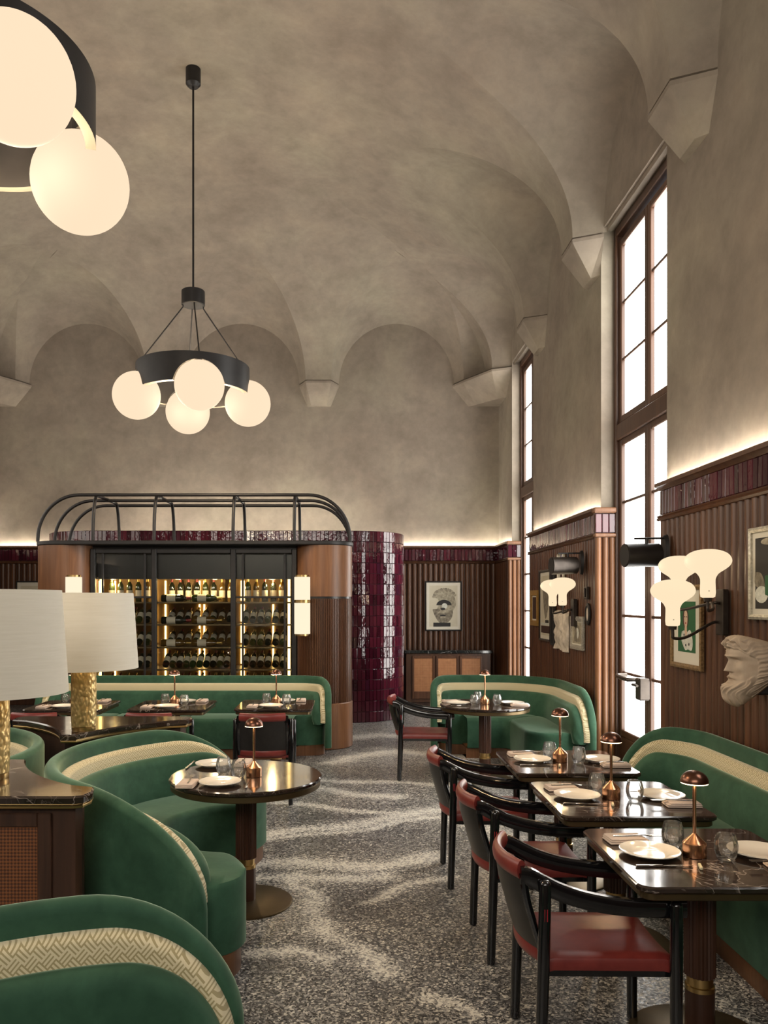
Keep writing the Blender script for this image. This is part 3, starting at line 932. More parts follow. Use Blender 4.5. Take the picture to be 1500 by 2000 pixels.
# ------------------------------------------------------------------ tables
def column_parts(t):
    n = 48; vs = []; mb = MB()
    prof = [(0.058, 0.70), (0.058, 0.262)]
    def flute(a, z): return 1.0 + 0.045*(1 if int(round(a/(2*PI)*n)) % 2 == 0 else -1)
    obj('fluted_column', MB().lathe([(0.0,0.70),(0.058,0.70),(0.058,0.262),(0.0,0.262)], n, twist=flute), M['column_wood'], t, 20)
    obj('brass_ring', MB().lathe([(0.0,0.262),(0.050,0.262),(0.050,0.225),(0.056,0.222),(0.056,0.205),(0.0,0.205)], 28), M['brass'], t)
    obj('lower_column', MB().lathe([(0.0,0.205),(0.056,0.205),(0.056,0.02),(0.0,0.02)], 28), M['column_wood'], t)
    obj('base_disc', MB().lathe([(0.0,0.022),(0.05,0.022),(0.262,0.012),(0.27,0.008),(0.27,0.0),(0.0,0.0)], 48), M['brass_dark'], t)
def slab(poly_fn, z0, z1, b=0.006):
    mb = MB(); rings = []
    for z, o in ((z0, b), (z0+b, 0), (z1-b, 0), (z1, b)): rings.append([(x, y, z) for x, y in poly_fn(o)])
    n = len(rings[0])
    for r in rings: mb.v += r
    mb.f.append(tuple(range(n))[::-1]); mb.f.append(tuple(3*n+i for i in range(n)))
    for k in range(3):
        for i in range(n): mb.f.append((k*n+i, k*n+(i+1) % n, (k+1)*n+(i+1) % n, (k+1)*n+i))
    return mb
def square_table(w, d, label):
    t = thing('square_table', label, 'table', group='square marble tables')
    obj('marble_top', slab(lambda o: rrect(-w/2+o, w/2-o, -d/2+o, d/2-o, 0.05), 0.715, 0.74), M['marble'], t)
    obj('top_rim', slab(lambda o: rrect(-w/2+0.016+o, w/2-0.016-o, -d/2+0.016+o, d/2-0.016-o, 0.045), 0.685, 0.7145, 0.004), M['brass_dark'], t)
    column_parts(t); return t
def circ(r, n=64): return [(r*math.cos(2*PI*i/n), r*math.sin(2*PI*i/n)) for i in range(n)]
def round_table(label):
    t = thing('round_table', label, 'table', group='round marble tables')
    obj('marble_top', slab(lambda o: circ(0.44-o), 0.715, 0.74), M['marble'], t)
    obj('top_rim', slab(lambda o: circ(0.432-o), 0.68, 0.7145, 0.004), M['brass_dark'], t)
    column_parts(t); return t
TABLES = {}
tb = square_table(0.74, 0.74, 'square marble table nearest the viewer, by the right banquette'); tb.location = (1.40, 3.19, 0)
TABLES['near'] = (1.40, 3.19, 0, 'nearest right-hand table')
for key, x, y, rz, lab, short in (
        ('mid', 1.375, 4.12, 0, 'square marble table, second of the right banquette row', 'second right-hand table'),
        ('far', 1.36, 5.06, 0, 'square marble table, third of the right banquette row', 'third right-hand table'),
        ('bl', -2.70, 7.82, 0, 'square marble table at the left of the wine cabinet banquette', 'left cabinet-side table'),
        ('bm', -1.715, 7.82, 0, 'square marble table at the middle of the wine cabinet banquette', 'middle cabinet-side table'),
        ('br', -0.72, 7.86, 0, 'square marble table at the right of the wine cabinet banquette', 'right cabinet-side table')):
    dup(tb, (x, y, 0), rz, lab); TABLES[key] = (x, y, rz, short)
rt = round_table('round marble table inside the left curved banquette'); rt.location = (-0.60, 4.65, 0)
dup(rt, (1.34, 7.88, 0), 0, 'round marble table before the corner banquette')

# ------------------------------------------------------------------ chairs
def make_chair(label):
    """faces local +x"""
    t = thing('armchair', label, 'chair', group='black and red leather armchairs')
    K = M['lacquer']
    for sy in (-1, 1):
        y = sy*0.238
        obj('leg', MB().tube([(-0.252,y,0.0),(-0.252,y,0.006),(-0.238,y,0.45),(-0.232,y,0.728),(-0.232,y,0.738),(-0.232,y,0.743)], 0.02, 12, True, [0.015,0.021,0.023,0.022,0.018,0.009]), K, t, 40)
        obj('leg', MB().tube([(0.238,y,0.0),(0.238,y,0.006),(0.238,y,0.45),(0.238,y,0.655),(0.238,y,0.665),(0.238,y,0.67)], 0.02, 12, True, [0.015,0.021,0.023,0.022,0.018,0.009]), K, t, 40)
        pts = spline([(-0.315,0,0.752),(-0.285,0,0.748),(-0.235,0,0.722),(-0.165,0,0.690),(-0.06,0,0.660),(0.08,0,0.640),(0.22,0,0.634),(0.285,0,0.634)], 5)
        pts = [(p.x, sy*(0.200 + 0.010*max(0, 1-abs(p.x)/0.3)), p.z) for p in pts]
        prof = [(-0.013,-0.034),(0.013,-0.034),(0.018,-0.026),(0.018,0.020),(0.012,0.028),(-0.012,0.028),(-0.018,0.020),(-0.018,-0.026)]
        obj('arm_rail', MB().sweep(pts, prof, (0,0,1)), K, t, 40)
        obj('back_stile', MB().tube(spline([(-0.305,sy*0.200,0.755),(-0.292,sy*0.205,0.66),(-0.258,sy*0.207,0.54),(-0.225,sy*0.205,0.43)],4), 0.014, 8), K, t, 40)
    for sy in (-1, 1): obj('seat_rail', MB().box(-0.235,0.235,sy*0.196,sy*0.214,0.385,0.409), K, t)
    def bow(y, amt=0.055): return -amt*(1-(y/0.2)**2)
    rows = []
    for (x, z) in ((-0.300,0.735),(-0.290,0.67),(-0.270,0.60),(-0.250,0.53),(-0.232,0.475)):
        rows.append([(x + bow(y), y, z) for y in [-0.195+0.39*i/14 for i in range(15)]])
    back = [[(x-0.012, y, z) for x, y, z in r] for r in rows]
    mb = MB(); mb.grid(rows); mb.grid(back)
    for a, b in ((rows[0], back[0]), (rows[-1], back[-1])): mb.grid([a, b])
    obj('back_sling', mb, M['black_leather'], t, 40)
    ys = [-0.192+0.384*i/16 for i in range(17)]
    ov = [(0.020*math.cos(a), 0.036*math.sin(a)) for a in [2*PI*i/12 for i in range(12)]]
    obj('head_roll', MB().sweep([(-0.305+bow(y), y, 0.765) for y in ys], ov), M['red_leather'], t, 50)
    ov2 = [(0.016*math.cos(a), 0.034*math.sin(a)) for a in [2*PI*i/12 for i in range(12)]]
    obj('seat_roll', MB().sweep([(-0.222+bow(y,0.06), y, 0.452) for y in ys], ov2), M['red_leather'], t, 50)
    # seat: leather stretched over the side rails
    mb = MB(); rows = []; W = 0.222
    for i in range(13):
        x = -0.235 + 0.475*i/12
        sec = []
        prof = [(-W,0.410),(-W-0.004,0.430),(-W+0.006,0.452)] + [(-W+0.03 + (2*W-0.06)*k/10, 0.462 - 0.012*math.sin(PI*k/10)) for k in range(11)] + [(W-0.006,0.452),(W+0.004,0.430),(W,0.410)]
        e = 0.010*max(0, (abs(i-6)-5))
        for (y, z) in prof: sec.append((x, y, z - e - (0.010*(i-6)/6 if False else 0)))
        rows.append(sec)
    mb.grid(rows); w = len(rows[0])
    mb.f.append(tuple(range(w))); k = 12*w; mb.f.append(tuple(k+i for i in range(w))[::-1])
    for i in range(12): mb.f.append((i*w, (i+1)*w, (i+1)*w+w-1, i*w+w-1))
    obj('seat', mb, M['red_leather'], t, 40)
    obj('maker_tag', MB().bbox(-0.2395,-0.2275,-0.2595,-0.2575,0.60,0.645,0.0006), plain('red_tag',(0.35,0.01,0.02),0.5), t)
    return t
ch = make_chair('black armchair with red leather seat nearest the viewer'); ch.location = (0.945, 3.12, 0); ch.rotation_euler = (0,0,R(-1))
for x, y, rz, lab in (
        (0.93, 4.10, R(1.5), 'black armchair with red leather seat at the second right-hand table'),
        (0.875, 5.10, R(-1), 'black armchair with red leather seat at the third right-hand table'),
        (0.76, 8.02, R(-5), 'black armchair with red leather seat beside the corner round table'),
        (-2.70, 7.16, R(90), 'black armchair with red head roll at the left cabinet-side table'),
        (-1.70, 7.14, R(88), 'black armchair with red head roll at the middle cabinet-side table'),
        (-0.745, 7.12, R(91), 'black armchair with red head roll at the right cabinet-side table')):
    dup(ch, (x, y, 0), rz, lab)

# ------------------------------------------------------------------ consoles between the curved banquettes, with table lamps
CX = -1.775
def console_poly(o, flip, front):
    """concave-sided plan; o = inset"""
    r = 1.19 + o; pts = []
    right = []
    c = (-0.60, 4.65)
    for i in range(15):
        a = R(172 + (236-172)*i/14)
        right.append((c[0] + r*math.cos(a), c[1] + r*math.sin(a)))
    right = [p for p in right if p[0] > CX + 0.035 + o*0.3]
    cr = [(-1.155-o, 3.62), (-1.135-o, 3.53), (-1.150-o, 3.46+o*0.6), (-1.19-o, front+o)]
    r_side = right + cr
    l_side = [(2*CX - x, y) for x, y in r_side][::-1]
    poly = r_side + l_side
    if flip: poly = [(x, 9.3 - y) for x, y in poly][::-1]
    return poly
def console(label, flip):
    t = thing('console_cabinet', label, 'console')
    obj('marble_top', slab(lambda o: console_poly(o, flip, 3.44), 0.87, 0.91, 0.008), M['marble'], t)
    obj('brass_edge', slab(lambda o: console_poly(o+0.004, flip, 3.44), 0.855, 0.869, 0.003), M['brass'], t)
    obj('body', MB().prism(console_poly(0.045, flip, 3.44), 0.06, 0.8545), M['wood_dark'], t)
    obj('plinth', MB().prism(console_poly(0.08, flip, 3.44), 0.0, 0.0595), M['wood_dark'], t)
    yf = 3.44+0.045; sg = -1
    if flip: yf = 9.3-yf; sg = 1
    for k in range(2):
        x0 = CX - 0.50 + k*0.50; x1 = x0 + 0.48
        d = obj('door', MB().bbox(x0, x0+0.06, yf+sg*0.018, yf, 0.10, 0.83, 0.004).bbox(x1-0.06, x1, yf+sg*0.018, yf, 0.10, 0.83, 0.004)
                .bbox(x0+0.06, x1-0.06, yf+sg*0.018, yf, 0.10, 0.16, 0.004).bbox(x0+0.06, x1-0.06, yf+sg*0.018, yf, 0.77, 0.83, 0.004), M['wood_dark'], t)
        obj('cane_panel', MB().box(x0+0.055, x1-0.055, yf+sg*0.008, yf, 0.155, 0.775), M['cane_dark'], d)
    return t
console('marble-topped console with cane doors, left edge near the viewer', False)
console('marble-topped console between the two curved banquettes, farther back', True)
def table_lamp(label):
    t = thing('table_lamp', label, 'lamp', group='table lamps with pale drum shades')
    obj('foot', MB().lathe([(0,0),(0.074,0),(0.076,0.006),(0.076,0.026),(0.072,0.03),(0,0.03)], 32), M['brass'], t)
    def scal(a, z): return 1.0 + 0.012*math.sin(14*a + 160*z)*1.0 + 0.010*math.sin(9*a - 90*z)
    prof = [(0.0,0.03),(0.076,0.031)] + [(0.077+0.003*math.sin(PI*i/40), 0.03+0.375*i/40) for i in range(41)] + [(0.06,0.412),(0,0.412)]
    obj('hammered_body', MB().lathe(prof, 56, twist=lambda a, z: scal(a, z) if 0.032 < z < 0.404 else 1), M['gold'], t, 50)
    obj('neck', MB().lathe([(0,0.41),(0.016,0.41),(0.016,0.60),(0,0.60)], 16), M['brass'], t)
    obj('lamp_shade', MB().lathe([(0.345,0.405),(0.347,0.405),(0.315,0.895),(0.312,0.895),(0.343,0.408),(0.345,0.405)], 64), M['linen'], t, 40)
    obj('shade_spider', MB().tube([(-0.31,0,0.88),(0.31,0,0.88)], 0.004, 6).tube([(0,-0.31,0.88),(0,0.31,0.88)], 0.004, 6).tube([(0,0,0.59),(0,0,0.885)], 0.005, 6), M['brass'], t)
    for a in (40, 160, 280):
        obj('finial', MB().lathe([(0,-0.008),(0.006,-0.006),(0.008,0),(0.006,0.006),(0,0.008)], 10, (0.30*math.cos(R(a)),0.30*math.sin(R(a)),0.40)), M['brass'], t)
    return t
lamp = table_lamp('table lamp with hammered gold base and drum shade, nearest, cut by the left edge'); lamp.location = (-1.70, 3.80, 0.91)
for q in ((-1.70, 3.80), (-1.735, 5.22)): point_light('table_lamp_light', (q[0], q[1], 0.91+0.66), 7.0, (1.0,0.72,0.42), 0.05)
dup(lamp, (-1.735, 5.22, 0.91), R(25), 'table lamp with hammered gold base and drum shade, on the farther console')
# ------------------------------------------------------------------ things on the tables
def mushroom_lamp(label):
    t = thing('mushroom_lamp', label, 'lamp', group='small copper mushroom table lamps')
    obj('base', MB().lathe([(0,0),(0.044,0),(0.0455,0.002),(0.0455,0.050),(0.0445,0.054),(0.041,0.058),(0.013,0.083),(0.008,0.090),(0,0.091)], 36), M['copper'], t, 24)
    obj('stem', MB().lathe([(0,0.09),(0.0065,0.09),(0.0075,0.29),(0.011,0.302),(0,0.302)], 16), M['copper'], t)
    n = 10
    prof = [(0.0535*math.cos(PI/2*i/n), 0.293 + 0.047*math.sin(PI/2*i/n)) for i in range(n+1)]
    inner = [(0.0505*math.cos(PI/2*i/n), 0.293 + 0.044*math.sin(PI/2*i/n)) for i in range(n, -1, -1)]
    obj('dome', MB().lathe(prof + inner + [prof[0]], 40), M['copper_dark'], t, 50)
    obj('bulb', MB().lathe([(0.012,0.2935),(0.012,0.2890),(0.0512,0.2890),(0.0512,0.2926),(0.012,0.2935)], 32), M['bulb'], t, 50)
    return t
LAMP0 = mushroom_lamp('x')
def glass_mesh():
    mb = MB()
    out = [(0.0,0.0),(0.026,0.0),(0.031,0.004),(0.038,0.020),(0.0425,0.042),(0.0425,0.060),(0.039,0.082),(0.0345,0.100)]
    inn = [(0.033,0.100),(0.037,0.082),(0.040,0.060),(0.040,0.042),(0.035,0.022),(0.026,0.012),(0.0,0.011)]
    o2 = []
    for a, b in zip(out, out[1:]):
        for k in range(3): o2.append((a[0]+(b[0]-a[0])*k/3, a[1]+(b[1]-a[1])*k/3))
    o2.append(out[-1])
    tw = lambda a, z: 1.0 + (0.035*math.sin(14*a + z*75) if 0.012 < z < 0.085 else 0)
    mb.lathe(o2 + inn, 56, twist=lambda a, z: tw(a, z))
    return mb.mesh('tumbler', M['tumbler'], 50)
GLASS = glass_mesh()
PLATE = MB().lathe([(0,0.004),(0.062,0.004),(0.066,0.0),(0.072,0.0),(0.076,0.006),(0.112,0.016),(0.117,0.018),(0.1165,0.021),(0.110,0.020),(0.076,0.011),(0.066,0.008),(0,0.008)], 56).mesh('plate', M['porcelain'], 40)
def napkin_mesh():
    mb = MB()
    def fold(x0, x1, y0, y1, z0, z1, b): mb.bbox(x0, x1, y0, y1, z0, z1, b)
    fold(-0.085, 0.085, -0.05, 0.05, 0.0, 0.009, 0.004)
    fold(-0.083, 0.084, -0.047, 0.050, 0.0085, 0.017, 0.004)
    fold(-0.080, 0.070, -0.045, 0.046, 0.0165, 0.023, 0.003)
    return mb.mesh('napkin', M['napkin'], 50)
NAPKIN = napkin_mesh()
def fork_mesh():
    mb = MB()
    prof = [(-0.10,0.0040,0.002),(-0.06,0.0045,0.003),(0.0,0.003,0.006),(0.03,0.004,0.007),(0.045,0.010,0.005),(0.06,0.0115,0.004)]
    rows = [[(x,-w,z),(x,-w*0.5,z+0.002),(x,w*0.5,z+0.002),(x,w,z)] for x,w,z in prof]
    mb.grid(rows); mb.grid([[(x,y,z-0.002) for x,y,z in r] for r in rows])
    for k in range(4):
        y = -0.0095 + k*0.0063
        mb.box(0.058, 0.105, y-0.0016, y+0.0016, 0.003, 0.0055)
    return mb.mesh('fork', M['steel'], 40)
FORK = fork_mesh()
def knife_mesh():
    mb = MB()
    mb.bbox(-0.105, 0.0, -0.0055, 0.0055, 0.0, 0.008, 0.002)
    P = [(0.0,-0.006),(0.09,-0.009),(0.112,-0.004),(0.118,0.006),(0.0,0.006)]
    mb.prism(P, 0.003, 0.0055); return mb.mesh('knife', M['steel'], 40)
KNIFE = knife_mesh()
REST = MB().bbox(-0.028,0.028,-0.006,0.006,0,0.012,0.003).mesh('knife_rest', M['bone'], 40)
TZ = 0.7405
def put(name, me, x, y, z, rz, label, cat, group, ox=0, oy=0):
    o = link_mesh(name, me, None, (x, y, z), (0,0,rz)); return tag(o, label, cat, group)
def setting(tx, ty, ang, px, where, side, scatter=0.0, rest=False):
    """one cover; the sitter looks along local +x (ang), plate centre at px from table centre along local -x"""
    c, s = math.cos(ang), math.sin(ang)
    def W(x, y): return tx + x*c - y*s, ty + x*s + y*c
    x, y = W(-px, 0); put('plate', PLATE, x, y, TZ, 0, 'white plate on the %s, %s' % (where, side), 'plate', 'white dinner plates')
    x, y = W(-px-0.035, 0.172); put('napkin', NAPKIN, x, y, TZ, ang + R(random.uniform(-5,5)), 'folded beige napkin on the %s, %s' % (where, side), 'napkin', 'folded napkins')
    x, y = W(-px+0.01, 0.165); put('fork', FORK, x, y, TZ+0.0232, ang + R(random.uniform(-6,6)), 'steel fork on the napkin of the %s, %s' % (where, side), 'fork', 'forks')
    x, y = W(-px-0.005, -0.150); put('knife', KNIFE, x, y, TZ + 0.0005, ang + R(random.uniform(-5,5)), 'steel knife on the %s, %s' % (where, side), 'knife', 'knives')
    if rest:
        x, y = W(-px+0.13, -0.165); put('knife_rest', REST, x, y, TZ, ang + R(75), 'small bone-coloured rest on the %s, %s' % (where, side), 'knife rest', 'knife rests')
def glass(x, y, lab): put('tumbler', GLASS, x, y, TZ, random.uniform(0,6), lab, 'glass', 'cut glass tumblers')
first = [True]
def mlamp(x, y, lab):
    if first[0]:
        LAMP0.location = (x, y, TZ); LAMP0['label'] = lab; first[0] = False; o = LAMP0
    else: o = dup(LAMP0, (x, y, TZ), random.uniform(0,6), lab)
    point_light('mushroom_lamp_light', (x-0.012, y-0.030, TZ+0.280), 2.0, (1.0,0.66,0.34), 0.006)
for key in ('near', 'mid', 'far'):
    x, y, rz, where = TABLES[key]
    setting(x, y, 0, 0.20, where, 'chair side', rest=True)
    setting(x, y, PI, 0.235, where, 'banquette side')
    mlamp(x-0.03, y-0.02, 'copper mushroom lamp on the ' + where)
    glass(x-0.065, y+0.105, 'cut glass tumbler on the %s, left of its lamp' % where)
    glass(x+0.075, y-0.065, 'cut glass tumbler on the %s, right of its lamp' % where)
for key in ('bl', 'bm', 'br'):
    x, y, rz, where = TABLES[key]
    setting(x-0.03, y, PI/2, 0.19, where, 'chair side')
    setting(x+0.06, y, -PI/2, 0.20, where, 'banquette side')
    mlamp(x+0.0, y+0.03, 'copper mushroom lamp on the ' + where)
    glass(x-0.10, y+0.06, 'cut glass tumbler on the %s, left of its lamp' % where)
    glass(x+0.105, y-0.02, 'cut glass tumbler on the %s, right of its lamp' % where)
# left round table
setting(-0.715, 4.62, PI/2, 0.20, 'left round table', 'near side')
setting(-0.83, 4.70, -PI/2, 0.22, 'left round table', 'far side')
mlamp(-0.55, 4.615, 'copper mushroom lamp on the left round table')
glass(-0.735, 4.67, 'cut glass tumbler on the left round table, farther from its lamp')
glass(-0.635, 4.585, 'cut glass tumbler on the left round table, next to its lamp')
# corner round table
setting(1.34, 7.90, 0.12, 0.27, 'corner round table', 'left side')
setting(1.34, 7.88, PI, 0.27, 'corner round table', 'right side')
mlamp(1.335, 7.86, 'copper mushroom lamp on the corner round table')
glass(1.225, 7.81, 'cut glass tumbler on the corner round table, left of its lamp')
glass(1.452, 7.83, 'cut glass tumbler on the corner round table, right of its lamp')
glass(1.30, 8.08, 'cut glass tumbler on the corner round table, behind its lamp')
# ------------------------------------------------------------------ tiled enclosure behind the cabinet
def stadium(cx0, cx1, cy, r, step):
    """perimeter points from the left end, along the front, round the right end: (x, y, heading normal angle)"""
    out = []
    n = int(PI*r*0.75/step)
    for i in range(n):
        a = R(-225) + R(135)*(i+0.5)/n; out.append((cx0 + r*math.cos(a), cy + r*math.sin(a), a))
    n = int((cx1-cx0)/step)
    for i in range(n): out.append((cx0 + (cx1-cx0)*(i+0.5)/n, cy - r, R(-90)))
    n = int(PI*r*0.75/step)
    for i in range(n):
        a = R(-90) + R(135)*(i+0.5)/n; out.append((cx1 + r*math.cos(a), cy + r*math.sin(a), a))
    return out
def build_enclosure():
    t = thing('tiled_enclosure', 'curved enclosure clad in glossy burgundy tiles behind the wine cabinet', 'partition')
    r, cx0, cx1, cy = 0.825, -3.74, 0.0, 12.35
    poly = [(cx1 + r*math.cos(R(-90+180*i/30)), cy + r*math.sin(R(-90+180*i/30))) for i in range(31)] + \
           [(cx0 + r*math.cos(R(90+180*i/30)), cy + r*math.sin(R(90+180*i/30))) for i in range(31)]
    obj('core', MB().prism(poly, 0, 2.775), M['grout'], t)
    h, rows = 0.152, 18; w = 0.0585
    tm = tile_mesh(w-0.003, h-0.003, 0.014)
    cells = []
    for (x, y, a) in stadium(cx0, cx1, cy, r, w):
        for k in range(rows): cells.append((x, y, a, 0.004 + k*0.154 + (0.0)))
    def score(c):
        x, y, a, z = c
        d = Vector((math.cos(a), math.sin(a))).dot(Vector((-x, -y)).normalized())
        vis = x > -0.02 or z > 2.3
        return -(d*(2 if x > -0.02 else 1)) if vis and d > 0.05 else 1
    cells.sort(key=score)
    rest = MB()
    for i, (x, y, a, z) in enumerate(cells):
        rot = (R(random.uniform(-1.2,1.2)), R(random.uniform(-0.4,0.4)), a + PI/2 + R(random.uniform(-2.6,2.6)))
        if i < 300:
            link_mesh('tile', tm, t, (x, y, z), rot)
        else:
            mt = Matrix.Translation((x, y, z)) @ Matrix.Rotation(rot[2],4,'Z') @ Matrix.Rotation(rot[0],4,'X')
            vs = [mt @ v.co for v in tm.vertices]; rest.add(vs, [tuple(p.vertices) for p in tm.polygons])
    obj('uplight_strip', MB().box(cx0, cx1, cy+0.55, cy+0.60, 2.776, 2.79), M['cove'], t, None)
    tag(obj('tile_field', rest, M['tile'], t, 0), kind='stuff')
build_enclosure()

# ------------------------------------------------------------------ wine cabinet
CCX = -1.87
MUL = [-3.08, -2.345, -1.395, -0.66]
YG = 9.62
SHELVES = [0.38, 0.655, 0.93, 1.198, 1.474, 1.744]
def build_cabinet():
    t = thing('wine_cabinet', 'glass-fronted wine cabinet with black arched frame and walnut ends', 'cabinet')
    K = M['black_metal']
    X0, X1 = -3.40, -0.34
    obj('back_panel', MB().box(X0, X1, 10.32, 10.36, 0.1, 2.38), M['cab_back'], t)
    obj('floor_panel', MB().box(X0, X1, YG+0.02, 10.32, 0.0, 0.36), M['cab_black'], t)
    obj('header_panel', MB().box(MUL[0], MUL[-1], YG+0.05, YG+0.09, 2.02, 2.38), M['cab_black'], t)
    obj('top_panel', MB().box(X0, X1, YG+0.03, 10.72, 2.385, 2.42), M['cab_black'], t)
    obj('rear_block', MB().box(X0, X1, 10.365, 10.72, 0.0, 2.38), M['cab_black'], t)
    for x in (X0, X1): obj('side_panel', MB().box(x-0.012, x+0.012, YG+0.05, 10.31, 0.1, 2.38), M['cab_back'], t)
    # front frame
    for x in MUL: obj('frame_post', MB().bbox(x-0.030, x+0.030, YG-0.035, YG+0.03, 0.0, 2.384, 0.006), K, t)
    for a, b in zip(MUL, MUL[1:]):
        obj('head_rail', MB().bbox(a+0.031, b-0.031, YG-0.03, YG+0.025, 2.33, 2.384, 0.005), K, t)
        obj('glass_pane', MB().box(a+0.031, b-0.031, YG-0.004, YG+0.004, 0.40, 2.33), M['pane'], t, None)
    for (a, b) in ((MUL[0], MUL[1]), (MUL[2], MUL[3])):
        for x in (a+0.115, b-0.115): obj('glazing_bar', MB().bbox(x-0.013, x+0.013, YG-0.016, YG-0.005, 0.40, 2.33, 0.003), K, t)
        obj('glazing_bar', MB().bbox(a+0.031, b-0.031, YG-0.0165, YG-0.0055, 1.79, 1.815, 0.003), K, t)
    # ledge on top, rounded at the ends
    def ledge(o):
        r = 0.36-o
        l = [(-0.31 + r*math.cos(R(-90+200*i/20)), 9.75 + r*math.sin(R(-90+200*i/20))) for i in range(21)]
        rr = [(2*CCX - x, y) for x, y in l][::-1]
        return l + [(-0.4,10.72-o),(2*CCX+0.4,10.72-o)] + rr
    obj('top_ledge', slab(ledge, 2.421, 2.47, 0.008), K, t)
    # walnut ends
    for sg in (1, -1):
        cx = -0.31 if sg > 0 else 2*CCX + 0.31
        def arcpoly(r, n=40): return [(cx + r*math.cos(2*PI*i/n), 9.75 + r*math.sin(2*PI*i/n)) for i in range(n)]
        obj('end_drum_upper', MB().prism(arcpoly(0.345), 1.81, 2.42), M['wood_warm'], t, 40)
        obj('shadow_gap', MB().prism(arcpoly(0.330), 1.785, 1.81), M['cab_black'], t, 40)
        n = 100
        pts = []
        for i in range(n*2):
            r = 0.342 if i % 2 == 0 else 0.330
            for da in (-0.3, 0.3):
                a = 2*PI*(i+da)/(n*2); pts.append((cx + r*math.cos(a), 9.75 + r*math.sin(a)))
        obj('end_drum_fluted', MB().prism(pts, 0.545, 1.785), M['wood'], t, 30)
        obj('end_drum_base', slab(lambda o: arcpoly(0.352-o), 0.0, 0.545, 0.01), M['wood_warm'], t, 40)
    # arched tube cage
    zt, zb = 3.035, 2.47; xl, xr = -3.565, 0.01 - 0.0; xl = 2*CCX - xr - 0.0
    for y in (9.62, 10.17, 10.70):
        pts = [(xl, y, zb)]
        rx, rz = 0.50, zt - zb - 0.04
        for i in range(15):
            a = PI - PI/2*i/14; pts.append((xl + rx + rx*math.cos(a), y, zb + 0.04 + rz*math.sin(a)))
        for i in range(15):
            a = PI/2 - PI/2*i/14; pts.append((xr - rx + rx*math.cos(a), y, zb + 0.04 + rz*math.sin(a)))
        pts.append((xr, y, zb))
        obj('cage_hoop', MB().tube(pts, 0.020, 10), K, t, 50)
    for x in MUL:
        pts = []
        ry = 0.17
        for i in range(10):
            a = PI - PI/2*i/9; pts.append((x, 9.60 + ry + ry*math.cos(a), zb + 0.08 + (zt-zb-0.08+0.012)*math.sin(a)))
        for i in range(10):
            a = PI/2 - PI/2*i/9; pts.append((x, 10.70 - ry + ry*math.cos(a), zb + 0.08 + (zt-zb-0.08+0.012)*math.sin(a)))
        pts = [(x, 9.60, zb)] + pts + [(x, 10.70, zb)]
        obj('cage_rib', MB().tube(pts, 0.020, 10), K, t, 50)
    for z in SHELVES:
        obj('shelf', MB().box(X0+0.015, X1-0.015, YG+0.06, 10.315, z-0.012, z), M['shelf'], t)
        obj('shelf_lip', MB().bbox(X0+0.015, X1-0.015, YG+0.052, YG+0.0595, z-0.016, z+0.004, 0.002), M['brass_dark'], t)
    # light strips at the back, and one yellow strip at the right-hand edge
    for x in (-3.22, -3.02, -2.49, -2.37, -1.93, -1.87, -1.39, -1.36, -0.98):
        for z0, z1 in zip([0.38]+SHELVES[1:], SHELVES[1:]+[2.05]):
            obj('light_strip', MB().box(x-0.010, x+0.010, 10.302, 10.312, z0+0.02, z1-0.03), M['led'], t, None)
    obj('edge_light_strip', MB().box(-0.745, -0.715, YG+0.07, YG+0.08, 0.40, 2.02), M['led'], t, None)
    obj('edge_light_strip', MB().box(-3.025, -2.995, YG+0.07, YG+0.08, 0.40, 2.02), M['led'], t, None)
    return t
build_cabinet()
for x in (-2.9, -2.1, -1.65, -0.95):
    for z in (2.0,): point_light('cabinet_fill_light', (x, YG+0.20, z-0.02), 8.0, (1.0,0.72,0.34), 0.03)  # warm fill added to brighten the bottles, no fittings modelled

# ---- bottles
def bottle_proto(kind, glassm, caps):
    t = thing('wine_bottle', 'x', 'bottle', group='wine bottles in the cabinet')
    p = [(0,0.0),(0.034,0.0),(0.0385,0.006),(0.0385,0.185),(0.034,0.212),(0.018,0.240),(0.0145,0.255)]
    obj('glass_body', MB().lathe(p + [(0.0145,0.298),(0,0.298)], 14), glassm, t, 50)
    obj('capsule', MB().lathe([(0.0155,0.245),(0.0155,0.302),(0,0.302)], 12), caps, t, 50)
    obj('paper_label', MB().lathe([(0.0392,0.055),(0.0392,0.145)], 12, a0=R(180), a1=R(360)), M['paper'], t, 50)
    return t
BP = [bottle_proto('a', M['bottle_a'], M['capsule_red']), bottle_proto('b', M['bottle_b'], M['capsule_gold']), bottle_proto('c', M['bottle_c'], M['capsule_gold'])]
used = [False]*3
def bottle(loc, rot, label, k):
    if not used[k]:
        used[k] = True; o = BP[k]; o.location = loc; o.rotation_euler = rot; o['label'] = label; return o
    o = dup(BP[k], loc, 0, label, None, rot); o.scale = (1,1,1); return o
ORD = ['first','second','third','fourth','fifth','sixth','seventh','eighth','ninth','tenth','eleventh','twelfth']
ROWN = {5: 'top row', 4: 'second row', 3: 'third row', 2: 'fourth row', 1: 'fifth row'}
COLN = ['dark', 'green', 'amber']
